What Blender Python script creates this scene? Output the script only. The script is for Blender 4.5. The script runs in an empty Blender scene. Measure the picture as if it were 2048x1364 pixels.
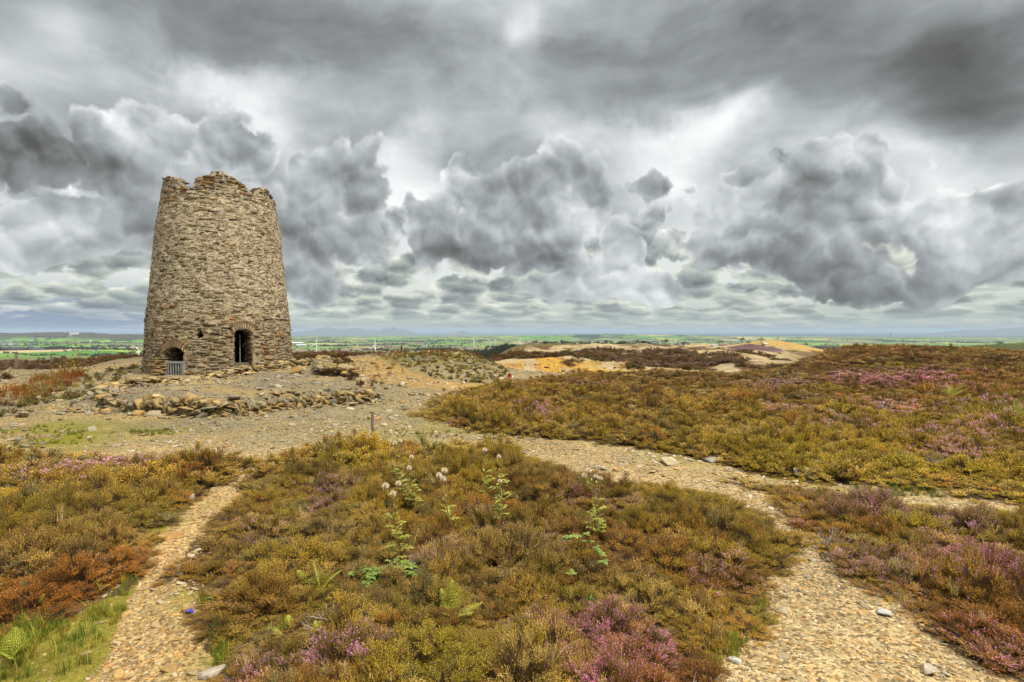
import bpy, bmesh, math, random
import numpy as np
from mathutils import Vector, Matrix

random.seed(7)
rng = np.random.default_rng(7)
scene = bpy.context.scene
COL = scene.collection

# ------------------------------------------------------------------ camera
F_PX, HOR = 1138.0, 661.0            # focal length and eye level measured on the 2048 px wide photo
EYE = 2.2                            # eye height over the plateau (z = 0)
PITCH = math.atan((682.0 - HOR) / F_PX)
cam_data = bpy.data.cameras.new('camera')
cam = bpy.data.objects.new('camera', cam_data)
COL.objects.link(cam)
cam.location = (0, 0, EYE)
cam.rotation_euler = (math.pi / 2 - PITCH, 0, 0)
cam_data.sensor_width = 36.0
cam_data.lens = 36.0 * F_PX / 2048.0
cam_data.clip_start = 0.05
cam_data.clip_end = 200000.0
scene.camera = cam


def ray(px, py):
    """direction with y = 1 through a photo pixel (array friendly)"""
    cx = (np.asarray(px, float) - 1024.0) / F_PX
    cy = (682.0 - np.asarray(py, float)) / F_PX
    c, s = math.cos(PITCH), math.sin(PITCH)
    dy = c + cy * s
    dz = -s + cy * c
    return cx / dy, dz / dy


def at_depth(px, py, Y):
    dx, dz = ray(px, py)
    return Vector((float(dx * Y), float(Y), float(EYE + dz * Y)))


def on_plane(px, py, z=0.0):
    dx, dz = ray(px, py)
    Y = (z - EYE) / dz
    return float(dx * Y), float(Y)


def plan(pts, z=0.0):
    return [on_plane(p[0], p[1], p[2] if len(p) > 2 else z) for p in pts]


# ------------------------------------------------------------------ numpy noise
def _hash(ix, iy, seed):
    n = (ix.astype(np.int64) * 374761393 + iy.astype(np.int64) * 668265263 + seed * 982451653) & 0xFFFFFFFF
    n = ((n ^ (n >> 13)) * 1274126177) & 0xFFFFFFFF
    n = (n ^ (n >> 16)) & 0xFFFFFFFF
    return n.astype(np.float64) / 4294967295.0


def vnoise(x, y, seed=0):
    x = np.asarray(x, float); y = np.asarray(y, float)
    ix = np.floor(x); iy = np.floor(y)
    fx = x - ix; fy = y - iy
    fx = fx * fx * fx * (fx * (fx * 6 - 15) + 10); fy = fy * fy * fy * (fy * (fy * 6 - 15) + 10)
    ix = ix.astype(np.int64); iy = iy.astype(np.int64)
    a = _hash(ix, iy, seed); b = _hash(ix + 1, iy, seed)
    c = _hash(ix, iy + 1, seed); d = _hash(ix + 1, iy + 1, seed)
    return (a + (b - a) * fx) + ((c + (d - c) * fx) - (a + (b - a) * fx)) * fy


def fbm(x, y, octaves=4, seed=0, gain=0.5):
    """0..1, mean 0.5"""
    s = 0.0; amp = 1.0; tot = 0.0; f = 1.0
    for o in range(octaves):
        s = s + amp * vnoise(np.asarray(x) * f + 17.3 * o, np.asarray(y) * f - 9.1 * o, seed + o * 31)
        tot += amp; amp *= gain; f *= 2.03
    return s / tot


def sstep(a, b, x):
    t = np.clip((np.asarray(x, float) - a) / (b - a), 0, 1)
    return t * t * (3 - 2 * t)


def in_poly(x, y, poly):
    x = np.asarray(x, float); y = np.asarray(y, float)
    inside = np.zeros(x.shape, bool)
    n = len(poly)
    for i in range(n):
        x0, y0 = poly[i]; x1, y1 = poly[(i + 1) % n]
        if y0 == y1:
            continue
        c = ((y0 > y) != (y1 > y)) & (x < (x1 - x0) * (y - y0) / (y1 - y0) + x0)
        inside ^= c
    return inside


def seg_dist(x, y, line, closed=False):
    """distance to a polyline"""
    d = np.full(np.shape(x), 1e9)
    n = len(line)
    for i in range(n if closed else n - 1):
        x0, y0 = line[i]; x1, y1 = line[(i + 1) % n]
        vx, vy = x1 - x0, y1 - y0
        L = vx * vx + vy * vy + 1e-12
        t = np.clip(((x - x0) * vx + (y - y0) * vy) / L, 0, 1)
        d = np.minimum(d, np.hypot(x - (x0 + t * vx), y - (y0 + t * vy)))
    return d


def srgb(r, g, b):
    f = lambda c: (c / 255 / 12.92) if c / 255 <= 0.04045 else ((c / 255 + 0.055) / 1.055) ** 2.4
    return (f(r), f(g), f(b))


# ------------------------------------------------------------------ objects
def mesh_from(name, verts, faces, mat=None, parent=None, smooth=False, link=True):
    """verts (n,3); faces: list of lists or an (m,3|4) array"""
    me = bpy.data.meshes.new(name)
    verts = np.asarray(verts, np.float32)
    if isinstance(faces, np.ndarray):
        me.vertices.add(len(verts)); me.vertices.foreach_set('co', verts.ravel())
        k = faces.shape[1]
        me.loops.add(faces.size); me.loops.foreach_set('vertex_index', faces.astype(np.int32).ravel())
        me.polygons.add(len(faces))
        me.polygons.foreach_set('loop_start', np.arange(0, faces.size, k, dtype=np.int32))
        me.update(calc_edges=True)
    else:
        me.from_pydata([tuple(v) for v in verts], [], faces)
    if smooth:
        me.polygons.foreach_set('use_smooth', np.ones(len(me.polygons), bool))
    if mat is not None:
        for m in (mat if isinstance(mat, (list, tuple)) else [mat]):
            me.materials.append(m)
    ob = bpy.data.objects.new(name, me)
    if link:
        COL.objects.link(ob)
    if parent is not None:
        ob.parent = parent
    return ob


def color_attr(ob, cols, name='Col'):
    a = ob.data.attributes.new(name, 'FLOAT_COLOR', 'POINT')
    c = np.ones((len(ob.data.vertices), 4), np.float32)
    c[:, :3] = cols
    a.data.foreach_set('color', c.ravel())


def tag(o, label=None, cat=None, group=None, kind=None):
    if label: o['label'] = label
    if cat: o['category'] = cat
    if group: o['group'] = group
    if kind: o['kind'] = kind
    return o


def empty(name, loc, rz=0.0, label=None, cat=None, group=None):
    o = bpy.data.objects.new(name, None)
    o.location = loc; o.rotation_euler = (0, 0, rz)
    o.empty_display_size = 0.2
    COL.objects.link(o)
    return tag(o, label, cat, group)


def copy_tree(o, loc=None, rz=None, scale=None, parent=None):
    c = o.copy(); COL.objects.link(c)
    if parent is not None: c.parent = parent
    if loc is not None: c.location = loc
    if rz is not None: c.rotation_euler = (0, 0, rz)
    if scale is not None: c.scale = scale
    for ch in list(o.children):
        copy_tree(ch, parent=c)
    return c


class Geo:
    """collects triangles / quads into one mesh"""
    def __init__(s):
        s.v = []; s.f = []; s.m = []; s.c = []

    def add(s, verts, faces, mi=0, col=None):
        b = len(s.v)
        s.v += [tuple(v) for v in verts]
        for f in faces:
            s.f.append([b + i for i in f]); s.m.append(mi)
        s.c += [col if col is not None else (1, 1, 1)] * len(verts)

    def box(s, c, size, M=None, mi=0, col=None, taper=1.0):
        hx, hy, hz = (k / 2 for k in size)
        vs = []
        for z in (-1, 1):
            t = taper if z > 0 else 1.0
            for x, y in ((-1, -1), (1, -1), (1, 1), (-1, 1)):
                p = Vector((x * hx * t, y * hy * t, z * hz))
                if M is not None: p = M @ p
                vs.append(p + Vector(c))
        s.add(vs, [(3, 2, 1, 0), (4, 5, 6, 7), (0, 1, 5, 4), (1, 2, 6, 5), (2, 3, 7, 6), (3, 0, 4, 7)], mi, col)

    def tube(s, pts, radii, seg=6, mi=0, col=None, cap=True):
        pts = [Vector(p) for p in pts]
        n = len(pts)
        if not isinstance(radii, (list, tuple)): radii = [radii] * n
        vs = []
        ref = Vector((0.31, 0.17, 0.93))
        for i, p in enumerate(pts):
            t = (pts[min(i + 1, n - 1)] - pts[max(i - 1, 0)]).normalized()
            if abs(t.dot(ref)) > 0.95: r0 = Vector((1, 0, 0))
            else: r0 = ref
            a = t.cross(r0).normalized(); b = t.cross(a).normalized()
            for k in range(seg):
                w = 2 * math.pi * k / seg
                vs.append(p + (a * math.cos(w) + b * math.sin(w)) * radii[i])
        fs = []
        for i in range(n - 1):
            for k in range(seg):
                k2 = (k + 1) % seg
                fs.append((i * seg + k, i * seg + k2, (i + 1) * seg + k2, (i + 1) * seg + k))
        if cap:
            fs.append(tuple(range(seg))[::-1]); fs.append(tuple((n - 1) * seg + k for k in range(seg)))
        s.add(vs, fs, mi, col)

    def build(s, name, mats, parent=None, smooth=False, link=True, colors=False):
        ob = mesh_from(name, np.array(s.v, np.float32).reshape(-1, 3), s.f, mats, parent, smooth, link)
        if len(set(s.m)) > 1 or (s.m and s.m[0]):
            ob.data.polygons.foreach_set('material_index', np.array(s.m, np.int32))
        if colors:
            color_attr(ob, np.array(s.c, np.float32).reshape(-1, 3))
        return ob


# ------------------------------------------------------------------ node expressions
class E:
    """a node socket with arithmetic"""
    def __init__(s, t, sock): s.t = t; s.s = sock

    def _m(s, op, *o, clamp=False):
        n = s.t.nodes.new('ShaderNodeMath'); n.operation = op; n.use_clamp = clamp
        for i, x in enumerate((s,) + o):
            if isinstance(x, E): s.t.links.new(x.s, n.inputs[i])
            else: n.inputs[i].default_value = x
        return E(s.t, n.outputs[0])

    def __add__(s, o): return s._m('ADD', o)
    __radd__ = __add__
    def __mul__(s, o): return s._m('MULTIPLY', o)
    __rmul__ = __mul__
    def __sub__(s, o): return s._m('SUBTRACT', o)
    def __rsub__(s, o): return (s * -1.0) + o
    def __truediv__(s, o): return s._m('DIVIDE', o)
    def max(s, o): return s._m('MAXIMUM', o)
    def min(s, o): return s._m('MINIMUM', o)
    def pow(s, o): return s._m('POWER', o)
    def exp(s): return s._m('EXPONENT')
    def abs(s): return s._m('ABSOLUTE')
    def clamp(s): return s._m('ADD', 0.0, clamp=True)
    def smax(s, o, k): return s._m('SMOOTH_MAX', o, k)

    def ss(s, a, b, lo=0.0, hi=1.0, kind='SMOOTHSTEP'):
        n = s.t.nodes.new('ShaderNodeMapRange'); n.interpolation_type = kind
        s.t.links.new(s.s, n.inputs[0])
        for i, x in enumerate((a, b, lo, hi)):
            if isinstance(x, E): s.t.links.new(x.s, n.inputs[i + 1])
            else: n.inputs[i + 1].default_value = x
        return E(s.t, n.outputs[0])


def vmath(t, op, *ins, out=0):
    n = t.nodes.new('ShaderNodeVectorMath'); n.operation = op
    for i, x in enumerate(ins):
        k = 3 if (op == 'SCALE' and i == 1) else i
        if isinstance(x, E): t.links.new(x.s, n.inputs[k])
        else: n.inputs[k].default_value = x
    return E(t, n.outputs[out])


def mixc(t, f, a, b, blend='MIX'):
    n = t.nodes.new('ShaderNodeMix'); n.data_type = 'RGBA'; n.blend_type = blend
    for k, x in ((0, f), (6, a), (7, b)):
        if isinstance(x, E): t.links.new(x.s, n.inputs[k])
        elif k == 0: n.inputs[0].default_value = x
        else: n.inputs[k].default_value = (*x, 1.0)
    return E(t, n.outputs[2])


def noise(t, vec, scale, detail=4.0, rough=0.55, lac=2.0, dist=0.0, color=False):
    n = t.nodes.new('ShaderNodeTexNoise'); n.noise_dimensions = '3D'
    n.inputs['Scale'].default_value = scale; n.inputs['Detail'].default_value = detail
    n.inputs['Roughness'].default_value = rough; n.inputs['Lacunarity'].default_value = lac
    n.inputs['Distortion'].default_value = dist
    if vec is not None: t.links.new(vec.s, n.inputs['Vector'])
    return E(t, n.outputs['Color' if color else 'Fac'])


def ramp(t, f, stops, interp='LINEAR'):
    n = t.nodes.new('ShaderNodeValToRGB'); cr = n.color_ramp; cr.interpolation = interp
    while len(cr.elements) < len(stops): cr.elements.new(0.5)
    for e, (p, c) in zip(cr.elements, stops):
        e.position = p; e.color = (*c, 1.0)
    t.links.new(f.s, n.inputs[0])
    return E(t, n.outputs[0])


def sepxyz(t, v):
    n = t.nodes.new('ShaderNodeSeparateXYZ'); t.links.new(v.s, n.inputs[0])
    return tuple(E(t, o) for o in n.outputs)


def comxyz(t, x, y, z):
    n = t.nodes.new('ShaderNodeCombineXYZ')
    for i, a in enumerate((x, y, z)):
        if isinstance(a, E): t.links.new(a.s, n.inputs[i])
        else: n.inputs[i].default_value = a
    return E(t, n.outputs[0])
# ------------------------------------------------------------------ sky: clouds placed by compass direction and height
SUN_EL, SUN_AZ = math.radians(56), math.radians(118)     # azimuth clockwise from +Y
world = bpy.data.worlds.new('World')
scene.world = world
world.use_nodes = True


def px_dir(px, py):
    u = (px - 1024.0) / F_PX; v = (HOR - py) / F_PX
    az = math.atan(u)
    return az, math.atan(v * math.cos(az))


def build_sky():
    t = world.node_tree
    t.nodes.clear()
    out = t.nodes.new('ShaderNodeOutputWorld')
    bg = t.nodes.new('ShaderNodeBackground')
    t.links.new(bg.outputs[0], out.inputs[0])
    tc = t.nodes.new('ShaderNodeTexCoord')
    d = vmath(t, 'NORMALIZE', E(t, tc.outputs['Generated']))
    dx, dy, dz = sepxyz(t, d)
    az = dx._m('ARCTAN2', dy)
    el = dz._m('ARCSINE')
    q0 = comxyz(t, az, el, 0.0)

    # turbulence: large curls and cauliflower edges
    c1 = vmath(t, 'SUBTRACT', noise(t, d, 5.0, 1.0, 0.5, color=True), (0.5, 0.5, 0.5))
    c2 = vmath(t, 'SUBTRACT', noise(t, d, 19.0, 3.0, 0.6, color=True), (0.5, 0.5, 0.5))
    w = vmath(t, 'MULTIPLY_ADD', c1, (0.09, 0.09, 0.09), vmath(t, 'SCALE', c2, 0.06))
    q = vmath(t, 'ADD', q0, w)

    def blob(px, py, rx, ry, vec):
        a, e = px_dir(px, py)
        k = math.cos(a)
        sx = F_PX / (rx * k * k); sy = F_PX / (ry * k)
        v = vmath(t, 'MULTIPLY_ADD', vec, (sx, sy, 0.0), (-a * sx, -e * sy, 0.0))
        return vmath(t, 'LENGTH', v, out=1)

    def union(lst, vec, k=0.25):
        r = None
        for b in lst:
            l = blob(*b, vec)
            r = l if r is None else r._m('SMOOTH_MIN', l, k)
        return 1.0 - r            # > 0 inside, 1 at a centre

    def tones(lst, vec):
        s = None
        for (px, py, rx, ry, g) in lst:
            l = blob(px, py, rx, ry, vec)
            x = l.ss(0.0, 1.6, g, 0.0)
            s = x if s is None else s + x
        return s

    # ---- high stratus, streaked along a slant
    hv = comxyz(t, az * 2.6 + el * 2.4, el * 8.0 - az * 1.0, 0.0)
    h1 = noise(t, vmath(t, 'ADD', hv, vmath(t, 'SCALE', c1, 1.1)), 1.0, 5.0, 0.56)
    h2 = noise(t, vmath(t, 'ADD', vmath(t, 'MULTIPLY', d, (5.0, 5.0, 9.0)), vmath(t, 'SCALE', c2, 0.3)), 1.0, 3.0, 0.5)
    ql = vmath(t, 'ADD', q0, vmath(t, 'SCALE', c1, 0.26))
    ql = vmath(t, 'ADD', ql, vmath(t, 'SCALE', c2, 0.05))
    high = (h1 - 0.5) * 0.72 + (h2 - 0.5) * 0.62 + tones(SKY_HIGH, ql) + 0.55

    # ---- heads of the cumulus: round puffs of two sizes, lit from above
    def puffs(vec):
        r = None
        for sc, k in ((15.0, .6), (37.0, .4)):
            v = t.nodes.new('ShaderNodeTexVoronoi'); v.voronoi_dimensions = '2D'; v.inputs['Scale'].default_value = sc
            t.links.new(vec.s, v.inputs['Vector'])
            dd = E(t, v.outputs['Distance'])
            x = (dd * dd) * -k
            r = x if r is None else r + x
        return r + 1.0                      # about 0.5 in the creases, 1 on the crowns
    bq = vmath(t, 'ADD', q0, vmath(t, 'MULTIPLY_ADD', c1, (0.06, 0.06, 0.0), vmath(t, 'SCALE', c2, 0.045)))
    u1 = puffs(bq); u2 = puffs(vmath(t, 'ADD', bq, (0.006, 0.014, 0.0)))
    pv = vmath(t, 'ADD', d, vmath(t, 'SCALE', c2, 0.03))
    p1 = noise(t, pv, 9.0, 5.0, 0.5)
    p2 = noise(t, vmath(t, 'ADD', pv, (0.010, 0.0, 0.035)), 9.0, 2.0, 0.5)
    relief = (u1 - u2) * 0.46 + (p1 - p2) * 1.0

    # ---- big cumulus: thin rims let light through, thick cores and bases are grey
    Dc = union(SKY_CUM, q) + (p1 - 0.5) * 0.62 + (u1 - 0.82) * 0.80
    ac = Dc.ss(-0.01, 0.20)
    bc = Dc.ss(0.0, 0.5, 0.70, 0.54) + relief + tones(SKY_TONE, ql)
    # ---- low bank of small cumulus, flattening to the horizon
    lv = vmath(t, 'ADD', comxyz(t, az * 15.0, (el + 0.035)._m("LOGARITHM", 2.718) * 3.8, 0.0), vmath(t, 'SCALE', c2, 0.7))
    def lpuff(vec):
        v = t.nodes.new('ShaderNodeTexVoronoi'); v.voronoi_dimensions = '2D'; v.inputs['Scale'].default_value = 1.5
        t.links.new(vec.s, v.inputs['Vector'])
        dd = E(t, v.outputs['Distance'])
        return 1.0 - dd * dd
    l1 = noise(t, lv, 1.0, 4.0, 0.5)
    lu = lpuff(lv); lu2 = lpuff(vmath(t, 'ADD', lv, (0.08, 0.26, 0.0)))
    lm = l1 + (lu - 0.75) * 0.25 + el.ss(0.005, 0.03, -0.03, 0.0) + el.ss(0.15, 0.32, 0.0, -0.60) + tones(SKY_LOWMASK, q0)
    al = lm.ss(0.37, 0.45)
    bl = lm.ss(0.37, 0.62, 0.84, 0.46) + (lu - lu2) * 0.62 + (p1 - p2) * 0.5

    # ---- open sky between the clouds
    sky = t.nodes.new('ShaderNodeTexSky'); sky.sky_type = 'NISHITA'; sky.sun_disc = False
    sky.sun_elevation = SUN_EL; sky.sun_rotation = SUN_AZ
    sky.altitude = 140; sky.dust_density = 2.0
    clear = vmath(t, 'SCALE', E(t, sky.outputs[0]), 0.085)
    veil = mixc(t, el.ss(0.0, 0.10), (0.54, 0.60, 0.53), (0.80, 0.83, 0.80))
    blue = tones(SKY_BLUE, q0).clamp()
    gap = mixc(t, 0.88, clear, veil)
    gap = mixc(t, blue, gap, mixc(t, 0.55, clear, (0.27, 0.36, 0.55)))

    def tint(b):
        return ramp(t, b, [(0.0, (0.055, 0.056, 0.052)), (0.22, (0.150, 0.155, 0.150)), (0.42, (0.268, 0.288, 0.298)),
                           (0.62, (0.455, 0.482, 0.492)), (0.82, (0.70, 0.73, 0.745)), (1.0, (0.93, 0.96, 0.95))])

    def tint_low(b):
        return ramp(t, b, [(0.0, (0.06, 0.065, 0.06)), (0.25, (0.165, 0.185, 0.185)), (0.5, (0.33, 0.37, 0.36)),
                           (0.75, (0.58, 0.62, 0.55)), (1.0, (0.85, 0.86, 0.74))])

    ah = el.ss(0.11, 0.24)
    col = mixc(t, ah, gap, tint(high))
    col = mixc(t, al, col, mixc(t, el.ss(0.10, 0.20), tint_low(bl), tint(bl)))
    col = mixc(t, ac, col, tint(bc))
    hz = el.ss(0.0, 0.055, 0.7, 0.0)
    hzc = mixc(t, az.ss(-0.62, -0.50), (0.30, 0.37, 0.52), (0.44, 0.50, 0.47))
    col = mixc(t, hz, col, hzc)
    # below the horizon and overhead (outside the picture): plain overcast, brighter towards the zenith
    col = mixc(t, el.ss(0.64, 1.15), col, ZENITH)
    t.links.new(col.s, bg.inputs[0])
    bg.inputs[1].default_value = 0.76
    world.cycles.sampling_method = 'MANUAL'
    world.cycles.sample_map_resolution = 512


ZENITH = (2.0, 2.0, 1.95)
# photo px, py, rx, ry, gain
SKY_HIGH = [
    (60, 70, 260, 90, -0.22), (560, 60, 330, 80, -0.16), (330, 150, 330, 70, 0.16), (120, 190, 200, 60, 0.14),
    (470, 190, 170, 55, 0.20), (560, 260, 130, 60, 0.17), (400, 160, 120, 45, 0.18), (900, 110, 300, 80, -0.10),
    (1110, 110, 60, 40, 0.22), (1060, 60, 120, 50, 0.10), (1240, 190, 170, 90, -0.17), (700, 200, 200, 70, -0.05),
    (1620, 100, 400, 130, -0.14), (1950, 150, 260, 170, -0.20), (1450, 240, 90, 40, 0.24), (1370, 290, 150, 60, 0.20),
    (820, 375, 110, 70, 0.40), (860, 480, 110, 70, 0.4), (1380, 440, 100, 90, 0.42), (1850, 340, 220, 60, 0.30),
    (1300, 320, 120, 50, 0.16), (1130, 290, 160, 40, 0.12), (1950, 400, 150, 60, 0.2), (610, 365, 70, 50, 0.3),
    (40, 440, 120, 50, 0.15), (1700, 260, 200, 50, 0.1),
]
SKY_CUM = [
    (40, 310, 130, 80), (0, 330, 120, 90), (110, 300, 60, 60), (30, 215, 60, 22),
    (300, 265, 62, 62), (330, 300, 90, 60), (430, 285, 70, 95), (480, 305, 75, 60), (250, 350, 130, 70), (200, 300, 60, 60),
    (190, 430, 250, 75), (420, 420, 170, 90), (40, 470, 190, 60), (520, 450, 130, 70),
    (605, 335, 45, 26), (660, 390, 120, 90), (720, 380, 80, 90), (650, 470, 140, 70), (600, 540, 120, 50), (700, 350, 60, 60),
    (945, 390, 62, 80), (935, 345, 40, 38), (1000, 410, 90, 90), (960, 490, 120, 62), (1050, 470, 110, 80), (860, 480, 60, 80), (830, 430, 25, 40),
    (1130, 400, 90, 100), (1180, 390, 60, 60), (1110, 470, 80, 70),
    (1240, 490, 45, 75), (1210, 540, 80, 60), (1290, 570, 90, 50), (1150, 560, 100, 50),
    (1500, 350, 70, 24), (1540, 335, 30, 20), (1300, 358, 45, 22), (1375, 362, 20, 12),
    (1560, 430, 190, 90), (1640, 370, 120, 75), (1700, 350, 95, 60), (1700, 430, 110, 90), (1480, 490, 120, 62), (1620, 520, 190, 50), (1740, 400, 60, 60),
    (1880, 460, 130, 80), (1990, 440, 120, 70), (1930, 520, 190, 60), (1800, 560, 160, 40), (2040, 500, 120, 90), (1720, 560, 120, 35),
]
SKY_TONE = [
    (1500, 300, 260, 60, 0.04), (960, 545, 160, 26, -0.10), (1560, 560, 200, 24, -0.08),
    (60, 330, 130, 70, -0.20), (60, 320, 120, 60, -0.05), (420, 420, 130, 60, -0.10), (330, 405, 120, 30, -0.12), (300, 250, 60, 50, 0.02), (40, 480, 90, 40, 0.22),
    (100, 540, 220, 40, -0.10), (680, 420, 110, 60, -0.10), (640, 510, 130, 40, -0.12), (600, 560, 140, 40, 0.05),
    (970, 510, 150, 45, -0.18), (930, 360, 40, 50, -0.04), (1090, 440, 60, 50, -0.06), (1240, 500, 60, 80, 0.12), (1200, 570, 90, 50, 0.18),
    (1560, 545, 150, 30, -0.16), (1480, 490, 60, 30, -0.10), (1690, 520, 140, 40, -0.14), (1690, 360, 100, 60, 0.10), (1450, 400, 80, 50, 0.10),
    (1500, 345, 70, 30, -0.08), (1850, 580, 190, 30, -0.14), (1860, 450, 100, 60, 0.08), (1990, 420, 80, 40, 0.06),
]
SKY_LOWMASK = [(80, 655, 420, 30, -0.22), (60, 575, 150, 30, -0.10), (200, 595, 120, 30, 0.12)]
SKY_BLUE = [(60, 650, 420, 46, 1.0), (150, 600, 260, 40, 0.4), (330, 610, 220, 40, 0.4)]
build_sky()

sun_d = bpy.data.lights.new('sun', 'SUN')
sun_d.energy = 2.8
sun_d.angle = math.radians(10)
sun_d.color = (1.0, 0.91, 0.77)
sun = bpy.data.objects.new('sun', sun_d)
COL.objects.link(sun)
sdir = Vector((math.sin(SUN_AZ) * math.cos(SUN_EL), math.cos(SUN_AZ) * math.cos(SUN_EL), math.sin(SUN_EL)))
sun.rotation_euler = (-sdir).to_track_quat('-Z', 'Y').to_euler()

vs = scene.view_settings
vs.view_transform = 'Standard'; vs.look = 'None'; vs.exposure = 0.5; vs.gamma = 1.0
vs.use_curve_mapping = False
# ------------------------------------------------------------------ regions of the moor, traced on the ground from the photo
H_HEA = 0.36                                       # height of the heather cushions
OUT = -900                                         # far outside the frame
HEA_LEFT = plan([(OUT, 905, .15), (0, 893, .15), (110, 893, .15), (200, 904, .15), (300, 908, .15), (400, 899, .15), (480, 896, .15), (514, 905, .12),
                 (505, 925), (440, 965), (370, 1000), (335, 1030), (300, 1062), (285, 1100), (262, 1140), (225, 1165), (170, 1205), (110, 1232),
                 (20, 1250), (-300, 1310), (OUT, 1350)])
HEA_MID = plan([(497, 950), (512, 925, .08), (545, 903, .16), (610, 884, .18), (700, 866, .18), (760, 864, .18), (860, 876, .18), (950, 875, .18), (1040, 889, .18),
                (1090, 910, .18), (1140, 929, .18), (1210, 940, .18), (1310, 947, .18), (1400, 960, .18), (1480, 985, .15), (1530, 1010, .1),
                (1542, 1050), (1562, 1080), (1580, 1115), (1575, 1145), (1545, 1172), (1505, 1200), (1515, 1245), (1490, 1285), (1415, 1300),
                (1395, 1370), (1390, 1500), (420, 1500), (432, 1340), (450, 1280), (452, 1240), (420, 1205), (392, 1175), (385, 1130), (402, 1090),
                (436, 1055), (472, 1010), (490, 985)])
HEA_RIGHT = plan([(843, 830), (900, 848), (980, 862), (1090, 874), (1180, 880), (1260, 888), (1340, 903), (1450, 924), (1560, 948), (1640, 962), (1720, 968),
                  (1800, 968), (1900, 985), (2010, 1002), (2300, 1010), (3000, 1010)]) + [(75, 16), (75, 62), (34, 62), (24, 58), (15, 40), (8.4, 35), (3.2, 30), (0.5, 26.0), (-1.4, 21.5), (-2.4, 18.3)]
HEA_LOWER = plan([(1478, 946, .05), (1560, 953, .12), (1680, 974, .14), (1790, 988, .14), (1900, 1003, .14), (2010, 1002, .14), (2300, 1012, .2), (3000, 1015, .2), (3000, 1500), (2600, 1420), (2048, 1345), (1985, 1318), (1900, 1285),
                  (1850, 1245), (1795, 1195), (1740, 1165), (1700, 1130), (1660, 1090), (1622, 1062), (1588, 1030), (1572, 1000), (1530, 975)])
HEATHERS = [HEA_LEFT, HEA_MID, HEA_RIGHT, HEA_LOWER]

TOWER = (-15.07, 29.5)
T_R, T_Z = 3.47, 0.12
# dry-stone terrace in front of the tower
WALL_OUT = plan([(205, 808), (212, 822), (280, 829), (400, 831), (500, 824), (600, 813), (680, 806), (738, 803)]) + [(-5.2, 20.0), (-6.4, 23.5), (-7.6, 26.8)]
WALL_IN = [(-12.0, 16.6), (-12.0, 18.6), (-11.7, 20.6), (-11.2, 22.6), (-10.5, 24.6), (-9.9, 26.0), (-9.0, 27.6)]
TERRACE = WALL_OUT + WALL_IN[::-1]
MOSS_LEFT = plan([(-100, 1260), (60, 1240), (180, 1205), (235, 1165), (285, 1110), (330, 1020), (350, 1040), (300, 1110), (270, 1180), (230, 1260), (190, 1330), (120, 1420), (-200, 1420)])
YELLOW_PATH = plan([(1020, 876), (1100, 884), (1200, 900), (1300, 925), (1380, 950), (1300, 950), (1200, 935), (1100, 905)])
TRACK = [(-1.2, 22.0), (-4.0, 24.0), (-7.0, 28.5), (-10.0, 36.0), (-15.0, 45.0), (-18.0, 50.0)]
STRIP_GREEN = plan([(1700, 968), (1830, 962), (1900, 985), (1900, 1008), (1790, 992), (1690, 980)])


def knots(x, xs, ys):
    return np.interp(x, xs, ys)


LR = np.log(np.array([1, 22, 32, 42, 50, 60, 75, 100, 150, 200, 300, 450, 700, 1100, 1600, 2500, 4000, 6500, 11000, 18000, 30000, 60000.]))
P_DROP = [0, 0, 0, 0, -.1, -1.2, -2.6, -5, -9, -13.5, -22, -30, -38, -45, -59, -77, -98, -112, -121, -125, -127, -127]
P_QUAR = [0, 0, -.35, -1.3, -2.0, -2.2, -2.4, -2.7, -3.4, -4.2, -5.6, -8.4, -22, -42, -58, -77, -98, -112, -121, -125, -127, -127]
P_RIGHT = [0, 0, 0.05, .2, .3, .1, -1.4, -3.8, -6, -7, -9, -14, -26, -45, -59, -77, -98, -112, -121, -125, -127, -127]
P_LEFT = [0, 0, 0.0, -.2, -.5, -.9, -1.5, -3.2, -7, -12, -22, -30, -38, -45, -57, -70, -86, -100, -112, -122, -127, -127]


def bump(x, y, cx, cy, rx, ry, rot=0.0, p=2.0):
    c, s = math.cos(rot), math.sin(rot)
    u = ((x - cx) * c + (y - cy) * s) / rx; v = (-(x - cx) * s + (y - cy) * c) / ry
    return np.exp(-(u * u + v * v) ** (p / 2))


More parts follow.
